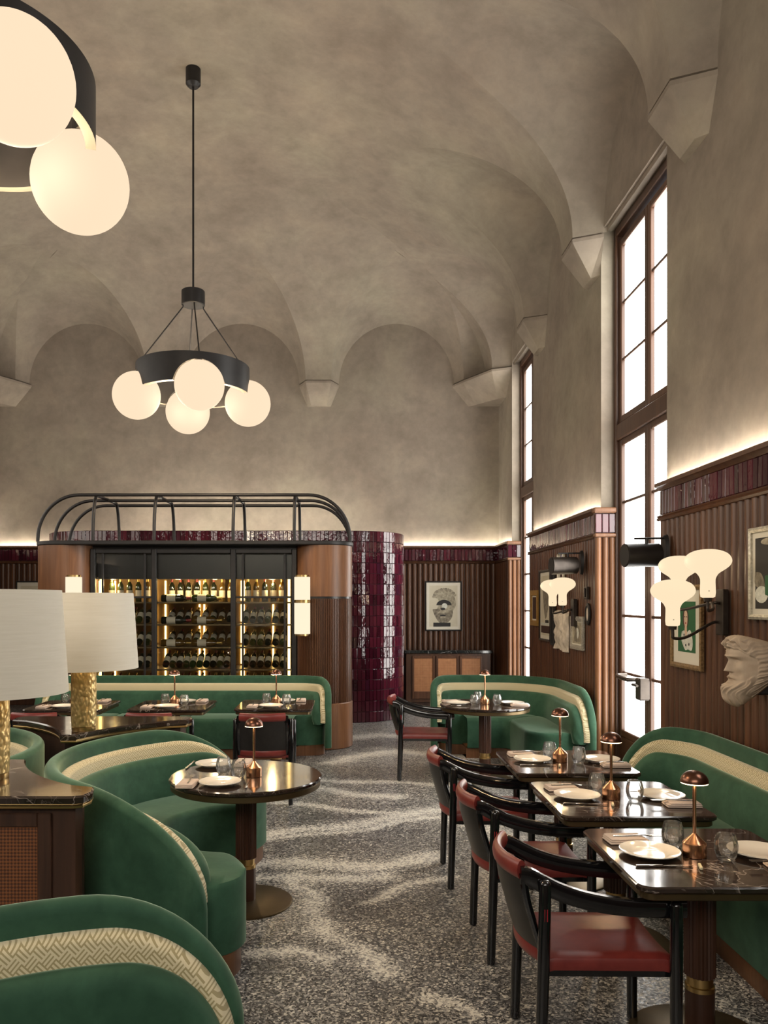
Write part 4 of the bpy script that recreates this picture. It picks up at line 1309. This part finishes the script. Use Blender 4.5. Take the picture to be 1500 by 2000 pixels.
def bottles():
    bays = [('left bay', -2.98, -2.44), ('middle bay', -2.27, -1.47), ('right bay', -1.30, -0.78)]
    for bi, (bn, x0, x1) in enumerate(bays):
        for si in (5, 4, 3, 2, 1):
            z = SHELVES[si]
            where = '%s of %s' % (ROWN[si], bn.replace(' bay', ' cabinet bay'))
            if bi == 1 and si >= 3:
                for j in range(2):                       # lying along the shelf
                    k = [0, 0, 2][5-si] if j == 0 else [1, 2, 2][5-si]
                    x = x0 - 0.02 + j*0.375
                    bb = bottle((x, YG+0.135, z+0.0475), (R(0), R(90), 0), '%s wine bottle lying sideways, %s from left, %s' % (COLN[k], ORD[j], where), k); bb.scale = (1.2,1.2,1.2)
                n = 8                                       # a standing row behind
                for j in range(n):
                    k = random.choice((1, 2, 0)); x = x0 + 0.03 + (x1-x0-0.06)*j/(n-1)
                    if si == 5: bottle((x, 10.10, z+0.0005), (0,0,R(random.uniform(-20,20))), '%s wine bottle standing at rear, %s from left, %s' % (COLN[k], ORD[j], where), k)
                    else: bottle((x, 9.99, z+0.042), (R(-60),0,0), '%s wine bottle tilted at rear, %s from left, %s' % (COLN[k], ORD[j], where), k)
            elif si == 5:
                n = 5
                for j in range(n):
                    k = random.choice((0, 1, 2)); x = x0 + 0.05 + (x1-x0-0.1)*j/(n-1)
                    bottle((x, YG+0.24, z+0.0005), (0,0,R(random.uniform(-30,30))), '%s wine bottle standing, %s from left, %s' % (COLN[k], ORD[j], where), k)
            else:
                n = 10 if bi == 1 else 6
                for j in range(n):
                    k = random.choice((0, 0, 1)); x = x0 + 0.03 + (x1-x0-0.06)*j/(n-1)
                    bottle((x, YG+0.115, z+0.040), (R(-58),0,0), '%s wine bottle tilted label-up, %s from left, %s' % (COLN[k], ORD[j], where), k)
bottles()
# ---- cylinder wall lights on the cabinet
def tube_light(label):
    t = thing('cylinder_wall_light', label, 'wall light', group='cylinder lights on the wine cabinet')
    C = M['brass']
    obj('lower_glass', MB().lathe([(0,0),(0.092,0),(0.092,0.36),(0,0.36)], 36), M['tube_glass'], t, 40)
    obj('upper_glass', MB().lathe([(0,0.395),(0.092,0.395),(0.092,0.66),(0,0.66)], 36), M['tube_glass'], t, 40)
    obj('end_cap', MB().lathe([(0,-0.022),(0.08,-0.022),(0.08,-0.001),(0,-0.001)], 36), C, t)
    obj('collar', MB().lathe([(0,0.361),(0.094,0.361),(0.094,0.394),(0,0.394)], 36), C, t)
    obj('end_cap', MB().lathe([(0,0.661),(0.08,0.661),(0.08,0.683),(0,0.683)], 36), C, t)
    obj('bracket', MB().bbox(-0.03,0.03,0.08,0.168,0.362,0.393,0.004), C, t)
    return t
tl = tube_light('cream cylinder light with brass bands at the right end of the cabinet'); tl.location = (-0.545, 9.28, 1.375)
dup(tl, (-3.20, 9.28, 1.375), 0, 'cream cylinder light with brass bands at the left end, behind a lamp shade')

# ------------------------------------------------------------------ credenza at the back wall
def build_credenza():
    t = thing('credenza', 'walnut credenza with cane doors and black marble top by the back wall', 'cabinet')
    x0, x1, y0, y1 = 0.93, 2.32, 13.08, 13.49
    obj('body', MB().bbox(x0, x1, y0, y1, 0.10, 0.90, 0.005), M['wood'], t)
    obj('plinth', MB().box(x0+0.03, x1-0.03, y0+0.04, y1, 0, 0.0995), M['wood_dark'], t)
    obj('marble_top', slab(lambda o: rrect(x0-0.03+o, x1+0.03-o, y0-0.03+o, y1-o, 0.02), 0.901, 0.955, 0.006), M['marble_black'], t)
    for (a, b) in ((1.03,1.40),(1.42,1.79),(1.81,2.18)):
        d = obj('door', MB().bbox(a, a+0.035, y0-0.02, y0-0.0005, 0.16, 0.86, 0.004).bbox(b-0.035, b, y0-0.02, y0-0.0005, 0.16, 0.86, 0.004)
                .bbox(a+0.035, b-0.035, y0-0.02, y0-0.0005, 0.82, 0.86, 0.004).bbox(a+0.035, b-0.035, y0-0.02, y0-0.0005, 0.16, 0.28, 0.004), M['wood'], t)
        obj('cane_panel', MB().box(a+0.03, b-0.03, y0-0.010, y0-0.002, 0.275, 0.825), M['cane'], d)
build_credenza()
# ------------------------------------------------------------------ chandeliers
def chandelier(label, loc, rot0, canopy_z):
    t = thing('chandelier', label, 'chandelier', loc, 0, 'ring chandeliers with four opal globes')
    K = M['black_metal']; RR = 0.577; zc = 0.0        # origin at globe-centre height
    ang = [R(rot0 + 90*i) for i in range(4)]
    n = 240; Ro, Ri = 0.588, 0.540; zt, zb = 0.335, 0.05; rc = 0.262
    rows = [[], [], [], []]
    for i in range(n+1):
        a = 2*PI*i/n
        b = zb
        for g in ang:
            d = abs((a - g + PI) % (2*PI) - PI)*RR
            if d < rc: b = max(b, math.sqrt(rc*rc - d*d))
        c, s = math.cos(a), math.sin(a)
        rows[0].append((Ro*c, Ro*s, b)); rows[1].append((Ro*c, Ro*s, zt)); rows[2].append((Ri*c, Ri*s, zt)); rows[3].append((Ri*c, Ri*s, b))
    obj('ring', MB().grid(rows), K, t, 40)
    obj('ring_edge', MB().grid([[(x*1.0, y*1.0, z-0.001) for x, y, z in rows[0]], [(x, y, z-0.001) for x, y, z in rows[3]]]), M['ring_edge'], t, 40)
    ph = chandelier.globe
    for g in ang:
        link_mesh('globe', ph, t, (RR*math.cos(g), RR*math.sin(g), 0))
        obj('globe_holder', MB().tube([(RR*math.cos(g)*0.965, RR*math.sin(g)*0.965, 0.24), (RR*math.cos(g)*0.965, RR*math.sin(g)*0.965, 0.30)], 0.03, 12), K, t)
        obj('suspension_rod', MB().tube([(0.105*math.cos(g),0.105*math.sin(g),1.0),(0.105*math.cos(g),0.105*math.sin(g),0.965),(0.56*math.cos(g),0.56*math.sin(g),0.33)], 0.007, 8), K, t)
    obj('hub', MB().lathe([(0,0.985),(0.115,0.985),(0.122,0.992),(0.122,1.135),(0.115,1.142),(0,1.142)], 32), K, t)
    H = canopy_z - loc[2]
    obj('stem', MB().tube([(0,0,1.14),(0,0,H-0.15)], 0.011, 10), K, t)
    obj('canopy', MB().lathe([(0,H-0.17),(0.05,H-0.17),(0.078,H-0.14),(0.078,H+0.03),(0,H+0.03)], 28), K, t)
    for g in ang: point_light('chandelier_light', (loc[0]+0.30*math.cos(g+PI/4), loc[1]+0.30*math.sin(g+PI/4), loc[2]-0.12), 28, (1.0,0.78,0.52), 0.12)
    return t
gp = [(0.244*math.sin(PI*i/28), -0.244*math.cos(PI*i/28)) for i in range(29)]
chandelier.globe = MB().lathe(gp, 48).mesh('globe', M['globe'], 60)
chandelier('black ring chandelier with four opal globes hanging on a long stem at centre left', (-1.64, 8.40, 3.875), -73, 7.33)
chandelier('black ring chandelier with opal globes cut off by the top left corner', (-1.79, 3.70, 3.90), -45, 7.33)

# ------------------------------------------------------------------ sconces with mushroom glass
def glass_shade_mesh():
    p = [(0.0,0.0),(0.042,0.0),(0.043,0.09),(0.046,0.115),(0.062,0.142),(0.095,0.165),(0.122,0.187),(0.135,0.212),(0.132,0.238),(0.112,0.264),(0.075,0.282),(0.035,0.290),(0.0,0.291)]
    p2 = [(q.x, q.y) for q in spline([(a, b, 0) for a, b in p], 3)]
    return MB().lathe([(max(0, a), b) for a, b in p2], 44).mesh('shade', M['sconce_glass'], 60)
SHADE = glass_shade_mesh()
def sconce(label, y, z, mir, arms=None):
    """three arms from a wall plate; mir = -1 mirrors along the wall"""
    t = thing('wall_sconce', label, 'wall light', (2.47, y, z), 0, 'three-arm sconces with mushroom glass shades')
    B = M['bronze']
    obj('wall_plate', MB().bbox(-0.045, 0.0, -0.05, 0.05, -0.15, 0.15, 0.006), B, t)
    arms = arms or [((-0.27, -0.34*mir, 0.10), 0.06), ((-0.16, 0.36*mir, 0.10), 0.06), ((-0.40, -0.13*mir, -0.08), -0.07)]
    for (gx, gy, gz), zs in arms:
        pts = spline([(-0.03,0,zs),(-0.09,0.02*gy,zs),(gx*0.72,gy*0.72,gz-0.075),(gx*0.97,gy*0.97,gz-0.085),(gx,gy,gz-0.055),(gx,gy,gz-0.004)], 6)
        a = obj('arm', MB().tube(pts, 0.010, 8), B, t, 50)
        g = link_mesh('shade', SHADE, t, (gx, gy, gz))
        obj('socket', MB().lathe([(0,-0.03),(0.022,-0.03),(0.026,-0.002),(0,-0.002)], 16, (gx, gy, gz)), B, t)
        obj('set_screw', MB().lathe([(0,0),(0.004,0.002),(0.004,-0.002),(0,0)], 8, (gx-0.012, gy-0.0435, gz+0.035)), M['ink'], t)
        if zs > 0: point_light('sconce_light', (2.47+gx-0.16, y+gy, z+gz+0.22), 2.0, (1.0,0.76,0.46), 0.06)
sconce('bronze sconce with three cream mushroom shades beside the green portrait', 5.24, 1.68, 1)
sconce('bronze sconce with two cream mushroom shades on the far panelling', 8.70, 1.63, 1, [((-0.20,-0.20,0.085),0.03), ((-0.19,0.25,0.075),0.03)])

# ------------------------------------------------------------------ black cylinder spotlights
def spot(label, y, z, mt):
    t = thing('cylinder_spotlight', label, 'spotlight', (2.455, y, z), 0, 'cylinder spotlights on the panelling')
    ax = Vector((-0.985, -0.12, -0.02)).normalized()
    c0 = Vector((-0.07, 0.0, 0.0))
    def cyl(r, l0, l1, n=32):
        u = ax.cross(Vector((0,0,1))).normalized(); v = u.cross(ax); mb = MB(); vs = []
        for l in (l0, l1):
            for i in range(n):
                a = 2*PI*i/n; vs.append(c0 + ax*l + u*r*math.cos(a) + v*r*math.sin(a))
        fs = [(i, (i+1) % n, n+(i+1) % n, n+i) for i in range(n)] + [tuple(range(n))[::-1], tuple(range(n, 2*n))]
        mb.add(vs, fs); return mb
    obj('housing', cyl(0.090, 0.0, 0.27), mt, t, 40)
    obj('lens_face', cyl(0.080, 0.2705, 0.273), M['ink'], t, 40)
    obj('bracket_rod', MB().tube([(0.0,0.0,0.13),(-0.26,-0.02,0.125)], 0.008, 8), M['black_metal'], t)
    obj('bracket_post', MB().tube([(-0.16,-0.012,0.128),(-0.16,-0.012,0.085)], 0.012, 8), M['black_metal'], t)
    u = MB(); n = 24
    u.add([(0.0, 0.055*math.cos(2*PI*i/n), 0.03+0.13*math.sin(2*PI*i/n)) for i in range(n)] + [(-0.028, 0.05*math.cos(2*PI*i/n), 0.03+0.12*math.sin(2*PI*i/n)) for i in range(n)],
          [(i,(i+1) % n,n+(i+1) % n,n+i) for i in range(n)] + [tuple(range(n))[::-1], tuple(range(n,2*n))])
    obj('wall_mount', u, M['black_metal'], t, 40)
spot('black cylinder spotlight on the near panelling in front of the window', 6.17, 2.11, M['black_metal'])
spot('bronze cylinder spotlight on the far panelling above the sconce', 8.40, 2.13, M['bronze'])

# ------------------------------------------------------------------ framed things on the walls
def framed(name, label, cat, side, pos, w, h, fw, fmat, matw=0.0, ground='print_pale', depth=0.028, figure=None, group=None):
    """side 'R' right wall (faces -X) or 'B' back wall (faces -Y); local x to the viewer's right, local y up, local z out"""
    if side == 'B': m = Matrix.Translation(pos) @ Matrix(((1,0,0,0),(0,0,-1,0),(0,1,0,0),(0,0,0,1)))
    else: m = Matrix.Translation(pos) @ Matrix(((0,0,-1,0),(-1,0,0,0),(0,1,0,0),(0,0,0,1)))
    t = thing(name, label, cat, (0,0,0), 0, group); t.matrix_world = m
    f = MB()
    o = [(-w/2,-h/2),(w/2,-h/2),(w/2,h/2),(-w/2,h/2)]; i_ = [(-w/2+fw,-h/2+fw),(w/2-fw,-h/2+fw),(w/2-fw,h/2-fw),(-w/2+fw,h/2-fw)]
    md = [((a+c)/2,(b+d)/2) for (a,b),(c,d) in zip(o, i_)]
    rings = [[(x,y,0.0) for x,y in o],[(x,y,depth*0.8) for x,y in o],[(x,y,depth) for x,y in md],[(x,y,depth*0.75) for x,y in i_],[(x,y,0.004) for x,y in i_]]
    vs = [p for r in rings for p in r]; fs = []
    for k in range(4):
        for q in range(4): fs.append((4*k+q, 4*k+(q+1) % 4, 4*k+4+(q+1) % 4, 4*k+4+q))
    f.add(vs, fs); obj('frame', f, fmat, t, 25)
    obj('mat', MB().box(-w/2+fw, w/2-fw, -h/2+fw, h/2-fw, 0.0, 0.008), M['mat_board'], t)
    pw, ph = w-2*fw-2*matw, h-2*fw-2*matw
    pr = obj('print', MB().box(-pw/2, pw/2, -ph/2, ph/2, 0.0081, 0.0095), M[ground], t)
    if figure:
        for k, (nm, mt, pts) in enumerate(figure):
            z = 0.0096 + 0.0004*k
            obj(nm, MB().prism([(x*pw, y*ph) for x, y in pts], z, z+0.0004), M[mt], pr, None)
    return t
def ell(cx, cy, rx, ry, n=20, a0=0, a1=360): return [(cx+rx*math.cos(R(a0+(a1-a0)*i/n)), cy+ry*math.sin(R(a0+(a1-a0)*i/n))) for i in range(n + (0 if a1-a0 >= 360 else 1))]
def blob(pts, n=4): 
    q = [(p.x, p.y) for p in spline([(*p, 0) for p in pts + [pts[0]]], n)]; return q[:-1]
head = [('printed_head', 'print_mid', blob([(-0.40,0.20),(-0.30,0.36),(-0.05,0.41),(0.22,0.38),(0.40,0.22),(0.44,0.02),(0.34,-0.12),(0.30,-0.28),(0.14,-0.40),(-0.12,-0.40),(-0.30,-0.24),(-0.38,-0.08),(-0.22,-0.06),(-0.18,0.16)])),
        ('printed_shadow', 'print_grey', blob([(-0.38,-0.08),(-0.15,-0.08),(-0.05,-0.16),(0.24,-0.10),(0.34,-0.14),(0.28,-0.30),(0.12,-0.40),(-0.14,-0.40),(-0.32,-0.22)])),
        ('printed_eye_band', 'ink', ell(0.02,0.02,0.27,0.13,16,0,180)),
        ('printed_nose', 'print_white', ell(0.04,0.00,0.10,0.07)),
        ('printed_nostril', 'ink', ell(-0.02,-0.07,0.09,0.03)),
        ('printed_moustache', 'print_mid', blob([(-0.22,-0.17),(-0.08,-0.10),(0.02,-0.13),(0.12,-0.10),(0.18,-0.15),(0.0,-0.17)])),
        ('printed_mouth', 'ink', ell(-0.02,-0.225,0.11,0.018)),
        ('printed_lip', 'print_mid', ell(-0.02,-0.275,0.10,0.022)),
        ('printed_stand', 'ink', [(-0.36,-0.50),(0.25,-0.50),(0.25,-0.405),(-0.36,-0.405)])]
for i in range(13):
    a = R(165 - 140*i/12); head.append(('printed_curl', 'print_grey' if i % 2 else 'print_mid', ell(0.04+0.40*math.cos(a), 0.16+0.25*math.sin(a), 0.052, 0.036, 10)))
framed('framed_print', 'framed print of a sculpted head with a black eye band', 'picture', 'B', (1.595, 13.528, 1.675), 0.62, 0.84, 0.022, M['ink'], 0.05, 'print_pale', figure=head)
framed('framed_print', 'framed print partly hidden behind the cabinet at far left', 'picture', 'B', (-5.33, 13.528, 1.70), 0.62, 0.80, 0.022, M['ink'], 0.06, 'print_pale', figure=head[:3])
lady = [('printed_hair', 'print_brown', ell(-0.05,0.17,0.17,0.20)),
        ('printed_face', 'print_skin', blob([(-0.06,0.34),(0.04,0.28),(0.06,0.14),(0.03,0.02),(-0.03,-0.01),(-0.10,0.02),(-0.14,0.14),(-0.12,0.28)])),
        ('printed_neck', 'print_skin', [(-0.09,0.04),(0.02,0.04),(0.03,-0.08),(0.10,-0.14),(-0.04,-0.22),(-0.16,-0.12),(-0.10,-0.06)]),
        ('printed_dress', 'print_white', blob([(-0.26,-0.10),(-0.12,-0.08),(-0.04,-0.20),(0.10,-0.08),(0.24,-0.07),(0.34,-0.20),(0.36,-0.36),(0.28,-0.46),(0.10,-0.44),(-0.06,-0.46),(-0.20,-0.36),(-0.30,-0.24)])),
        ('printed_lips', 'print_red', ell(-0.035,0.075,0.035,0.018,12)),
        ('printed_eye', 'ink', ell(-0.085,0.20,0.022,0.012,10)), ('printed_eye', 'ink', ell(0.015,0.20,0.022,0.012,10)),
        ('printed_fleck', 'ink', ell(-0.12,-0.16,0.03,0.025,8)), ('printed_fleck', 'ink', ell(0.12,-0.16,0.03,0.025,8)),
        ('printed_fleck', 'ink', ell(-0.02,-0.36,0.03,0.025,8)), ('printed_fleck', 'ink', ell(0.16,-0.34,0.025,0.03,8))]
XW = 2.478
framed('framed_portrait', 'gilt-framed portrait of a figure in white on a green ground', 'picture', 'R', (XW, 5.845, 1.565), 0.54, 0.61, 0.035, M['gilt'], 0.085, 'print_green', figure=lady)
absf = [('printed_arc', 'print_white', ell(0.42,0.02,0.46,0.36)), ('printed_leaf', 'print_grey', blob([(-0.50,0.02),(-0.30,0.0),(-0.18,-0.14),(-0.22,-0.24),(-0.5,-0.16)])),
        ('printed_disc', 'print_white', ell(-0.28,-0.30,0.22,0.12)), ('printed_block', 'print_green', [(-0.16,-0.30),(0.02,-0.34),(0.02,-0.02),(-0.16,-0.04)]),
        ('printed_ring', 'print_mid', ell(0.0,0.44,0.30,0.05))]
framed('framed_print', 'silver-framed abstract print cut by the right edge', 'picture', 'R', (XW, 4.685, 1.92), 0.47, 0.555, 0.03, M['silver_leaf'], 0.035, 'ink', figure=absf)
framed('framed_print', 'narrow ochre-framed picture at the far end of the panelling', 'picture', 'R', (XW, 10.635, 1.665), 0.41, 0.47, 0.07, M['yellow_frame'], 0.02, 'print_brown')
tall = [('printed_head', 'print_grey', blob([(-0.3,0.25),(0.0,0.32),(0.3,0.2),(0.34,-0.02),(0.16,-0.18),(0.0,-0.22),(-0.12,-0.10),(-0.2,0.02)])), ('printed_stand', 'ink', [(0.0,-0.30),(0.4,-0.30),(0.4,-0.24),(0.0,-0.24)]),
        ('printed_strip', 'print_white', [(-0.5,-0.33),(0.5,-0.33),(0.5,-0.29),(-0.5,-0.29)]), ('printed_panel', 'print_brown', [(-0.5,-0.46),(0.5,-0.46),(0.5,-0.34),(-0.5,-0.34)])]
framed('framed_print', 'tall bronze-framed print of a sculpted head above a brown panel', 'picture', 'R', (XW, 10.055, 1.70), 0.58, 0.90, 0.03, M['bronze'], 0.045, 'print_pale', figure=tall)
framed('dark_panel_picture', 'tall narrow blue-black panel behind the plaster relief', 'picture', 'R', (XW, 9.665, 1.69), 0.16, 0.94, 0.02, M['ink'], 0.0, 'ink')
framed('wall_mirror', 'slim mirror with pale edge behind the far spotlight', 'mirror', 'R', (XW, 9.30, 2.14), 0.26, 0.34, 0.014, M['silver_leaf'], 0.0, 'mirror')
smallf = [('printed_figure', 'print_grey', blob([(-0.3,-0.4),(-0.3,0.1),(-0.1,0.38),(0.2,0.3),(0.32,0.0),(0.3,-0.4)])), ('printed_veil', 'print_white', blob([(-0.05,0.22),(0.12,0.2),(0.16,-0.1),(0.02,-0.26)]))]
framed('framed_engraving', 'small silver-framed engraving right of the plaster relief', 'picture', 'R', (XW, 8.65, 1.41), 0.49, 0.36, 0.05, M['silver_leaf'], 0.015, 'print_mid', figure=smallf)
framed('small_plaque', 'tiny dark plaque high beside the window jamb', 'plaque', 'R', (XW, 8.30, 1.84), 0.10, 0.13, 0.02, M['bronze'], 0.0, 'ink')
def oval_mirror():
    t = thing('oval_medallion', 'small dark oval medallion beside the window jamb', 'medallion', (XW, 8.27, 1.62))
    n = 28
    def ring(r, x): return [(x, r*0.075*math.cos(2*PI*i/n), r*0.115*math.sin(2*PI*i/n)) for i in range(n)]
    m = MB(); vs = ring(1,0)+ring(1,-0.014)+ring(0.72,-0.022)+ring(0.68,-0.008)
    m.add(vs, [tuple(range(n))] + [(k*n+i,k*n+(i+1) % n,(k+1)*n+(i+1) % n,(k+1)*n+i) for k in range(3) for i in range(n)])
    obj('frame', m, M['ink'], t, 40)
    m = MB(); vs = [(-0.018,0,0)] + ring(0.68,-0.0085); m.add(vs, [(0,1+i,1+(i+1) % n) for i in range(n)])
    obj('inset', m, M['plaster_relief'], t, 40)
oval_mirror()
def plaster_relief():
    rows = []; W, H = 0.56, 0.46; nw, nh = 40, 52
    def hgt(u, v):
        z = 0.022 + 0.006*math.sin(9*u*6+3*math.sin(7*v)) + 0.010*math.sin(15*v+4*math.sin(9*u)) 
        for cx, cy, r, a in ((0.3,0.75,0.12,0.03),(0.62,0.6,0.15,0.03),(0.38,0.35,0.16,0.028),(0.7,0.25,0.12,0.025),(0.5,0.85,0.1,0.02)):
            d = ((u-cx)**2+(v-cy)**2)/(r*r); z += a*math.exp(-d)
        return max(0.008, z)
    for j in range(nh+1):
        v = j/nh
        rows.append([(XW - hgt(i/nw, v)*(0.3 if i in (0,nw) or j in (0,nh) else 1), 9.28 + W/2*(1-2*i/nw) + 0.008*math.sin(v*11), 1.18 + H*v + 0.012*math.sin(i/nw*6)) for i in range(nw+1)])
    mb = MB(); mb.grid(rows)
    flat = [[(XW, p[1], p[2]) for p in r] for r in rows]
    mb.grid([rows[0], flat[0]]); mb.grid([rows[-1], flat[-1]])
    mb.grid([[r[0] for r in rows],[r[0] for r in flat]]); mb.grid([[r[-1] for r in rows],[r[-1] for r in flat]])
    tag(obj('plaster_relief', mb, M['plaster_relief'], None, 60), 'pale carved plaster relief panel below the far sconce', 'relief')
plaster_relief()

# ------------------------------------------------------------------ bearded stone head on the right wall
def stone_head():
    t = thing('stone_head', 'carved stone head of a bearded man mounted on the near panelling', 'sculpture', (2.472, 4.70, 1.345))
    def g(x, y, cx, cy, sx, sy): return math.exp(-((x-cx)/sx)**2 - ((y-cy)/sy)**2)
    # reach of the skull, cheeks and beard from the wall by height (no nose)
    P = [(-0.215,0.175),(-0.20,0.215),(-0.17,0.248),(-0.13,0.262),(-0.095,0.258),(-0.07,0.238),(-0.055,0.228),(-0.04,0.226),(-0.02,0.224),(0.0,0.222),(0.03,0.220),(0.06,0.222),(0.075,0.232),(0.09,0.242),(0.11,0.243),(0.14,0.236),(0.165,0.244),(0.185,0.236),(0.20,0.205),(0.212,0.15)]
    pf = spline([(b, 0, a) for a, b in P], 6)
    def prof(z):
        for p, q in zip(pf, pf[1:]):
            if z <= q.z: return p.x + (q.x-p.x)*(z-p.z)/max(1e-6, q.z-p.z)
        return pf[-1].x
    rows = []; NT, NH = 150, 130
    for j in range(NH+1):
        z = -0.215 + 0.427*j/NH
        wd = 0.135*math.sqrt(max(0.04, 1 - (max(0, z-0.03)/0.20)**2.6)) if z > 0.03 else 0.135 - 0.085*min(1, max(0, (-z+0.0)/0.215))**1.5
        row = []
        for i in range(NT+1):
            th = R(-96 + 192*i/NT); y = wd*math.sin(th)*1.12
            r = prof(z); back = 1 - max(0.0, math.cos(th))
            nose = 0.0
            if -0.012 < z < 0.085:
                k = (0.085-z)/0.097; nose = (0.012 + 0.040*k**1.1)*(1 if z > -0.002 else max(0, (z+0.012)/0.010))
            r += nose*math.exp(-(y/(0.014 + 0.006*(0.085-z)/0.09))**2) if nose else 0
            for sy in (-1, 1):
                r -= 0.020*g(y, z, sy*0.040, 0.060, 0.024, 0.012)
                r += 0.011*g(y, z, sy*0.040, 0.058, 0.016, 0.0075)
                r += 0.012*g(y, z, sy*0.044, 0.084, 0.034, 0.008)
                r += 0.012*g(y, z, sy*0.066, 0.018, 0.024, 0.022)
                r -= 0.008*g(y, z, sy*0.062, -0.020, 0.018, 0.020)
                r += 0.015*g(y, z, sy*0.026, -0.032-0.25*abs(y), 0.026, 0.010)
            r += 0.010*g(y, z, 0, -0.066, 0.022, 0.007)
            r -= 0.012*g(y, z, 0, -0.052, 0.026, 0.0045)
            # hair sweeping back from the brow, beard locks below
            ah = abs(th)
            hair = max(0, min(1, (z - 0.125 + 0.10*max(0, ah-0.55))/0.018)) if z > 0.0 else 0
            side = max(0, min(1, (ah-1.05)/0.12))
            hair = max(hair, side)
            beard = max(0, min(1, (-0.080 - z + 0.10*max(0, ah-0.4))/0.016)) if z < 0.03 else 0
            d = 0.0
            if hair > 0:
                q = 120*(z + 0.030*math.sin(5.5*th) + 0.012*math.sin(13*th)); d = hair*(0.016 + 0.009*math.sin(q) + 0.006*math.sin(2.1*q + 4*th) + 0.004*math.sin(23*th))
            if beard > 0:
                q = 17*th + 22*z + 1.6*math.sin(60*z); d = max(d, beard*(0.010 + 0.008*math.sin(q) + 0.004*math.sin(2.3*q + 40*z)))
            c = max(0.0, math.cos(th))**0.72
            row.append((-(r*c + d*(0.35+0.65*c)), y*(1 + 2.2*d), z))
        rows.append(row)
    mb = MB(); mb.grid(rows)
    mb.f.append(tuple(range(NT+1))); k = NH*(NT+1); mb.f.append(tuple(k+i for i in range(NT+1))[::-1])
    o = obj('head', mb, M['stone'], t, 80)
    for v in o.data.vertices:
        v.co.x = min(v.co.x, 0.0); q = 1 - min(1.0, -v.co.x/0.19)
        if v.co.z < 0.0: v.co.z *= 1 - 0.74*q
        elif v.co.z > 0.10: v.co.z -= 0.05*q*(v.co.z-0.10)/0.11
    obj('mount', MB().bbox(-0.12,0.0,-0.05,0.05,-0.14,-0.02,0.01), M['ink'], t)
stone_head()
